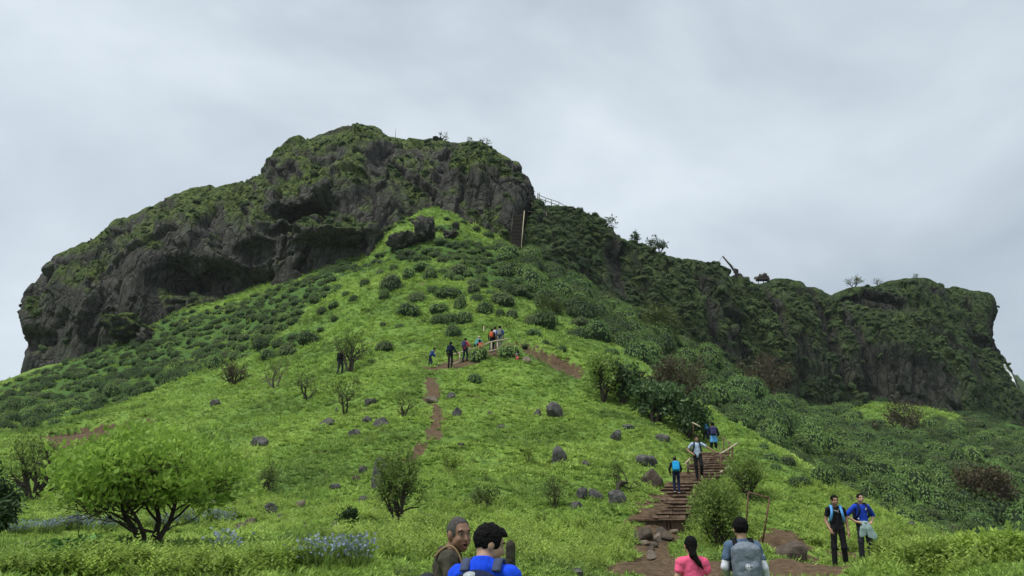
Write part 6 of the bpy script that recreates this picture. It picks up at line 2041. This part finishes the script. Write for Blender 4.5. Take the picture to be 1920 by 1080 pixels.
up_person(893, 672, 626, 'bent walker in teal with a cream cap, reaching for the railing', dict(skin=SKIN[1], shirt=C_TEAL, pants=C_BLACK, sleeve=.6, cap=C_CREAM, style='none', build=1.1), dict(lean, elR=(.34, .26, 1.08), wrR=(.48, .34, .95)), math.radians(-30), 204)
up_person(899, 672, 637, 'short walker all in coral pink behind the railing', dict(skin=SKIN[0], shirt=C_CORAL, pants=C_CORAL, sleeve=.9, style='long', build=1.05, hem=.2), None, math.radians(-10), 205)
up_person(922, 660, 617, 'dark-clad walker with an orange backpack ahead of the group', dict(skin=SKIN[0], shirt=C_BLACK, pants=C_NAVY, sleeve=1.8, style='full'), step, math.radians(-10), 206, bag=('orange backpack on a dark-clad walker at the railing', C_ORANGE, C_BLACK))
up_person(928, 657, 613, 'walker in dark clothes and white scarf between the orange and grey bags', dict(skin=SKIN[0], shirt=C_WHITE, pants=C_BLACK, sleeve=.8, style='full'), None, math.radians(-15), 207)
up_person(937, 661, 611, 'walker in blue shirt and grey trousers leading the group', dict(skin=SKIN[0], shirt=C_BLUEW, pants=C_GREY, sleeve=.9, style='full', build=1.08), None, math.radians(-8), 208, bag=('grey backpack on the walker in blue leading the group', C_GREY, C_CHAR))
up_person(637, 702, 655, 'lone hiker in dark clothes and a grey hood off the path', dict(skin=SKIN[0], shirt=C_NAVY, pants=C_CHAR, sleeve=1.9, cap=C_GREY, brim=False, style='none', build=1.1), dict(step), math.radians(-20), 209, bag=('black backpack with white tags on the lone hiker', C_BLACK, C_BLACK))
# seated walker behind the knoll
ps = hit(972, 683, 20); ps[1] += 1.0; ps = on_ground(ps[0], ps[1]); hs_top = at(973, 664, ps[1])[2]
ps[2] = hs_top - 1.14
person(ps, 1.62, math.radians(110), 'seated walker in pink with a grey hat behind the grassy knoll', dict(skin=SKIN[0], shirt=C_CORAL, pants=C_CHAR, sleeve=1.7, cap=C_GREY, style='none'),
   dict(pel=(0, 0, .50), che=(0, .06, .82), nek=(0, .10, 1.0), hed=(0, .13, 1.14), shR=(.18, .09, .95), shL=(-.18, .09, .95), elR=(.24, .2, .72), wrR=(.15, .38, .62), elL=(-.24, .2, .72), wrL=(-.15, .38, .62), hiR=(.09, .02, .46), hiL=(-.09, .02, .46), knR=(.12, .42, .50), knL=(-.12, .42, .50), anR=(.12, .46, .09), anL=(-.12, .46, .09)), res=.02, seed=220)
rock(988, 675, 22, 15, 'pale tan rock beside the seated walker in pink', M_ROCKT, 860)
# ------------------------------------------------------------------ thin damp air between the camera and the far cliffs
def haze():
    lo, hi = np.array([-700.0, -120.0, -180.0]), np.array([700.0, 760.0, 150.0])
    c, s = (lo + hi) / 2, hi - lo
    m = MB(); m.box((0, 0, 0), s)
    mat = bpy.data.materials.new('damp_air'); mat.use_nodes = True
    t = mat.node_tree; t.nodes.clear()
    out = t.nodes.new('ShaderNodeOutputMaterial'); v = t.nodes.new('ShaderNodeVolumePrincipled')
    v.inputs['Color'].default_value = (0.86, 0.92, 1.0, 1)
    v.inputs['Density'].default_value = 0.00012
    v.inputs['Anisotropy'].default_value = 0.2
    t.links.new(v.outputs[0], out.inputs['Volume'])
    o = m.obj('haze', mat, None, False, c)
    tag(o, 'thin pale damp air over the whole hillside', 'haze', kind='stuff')
haze()
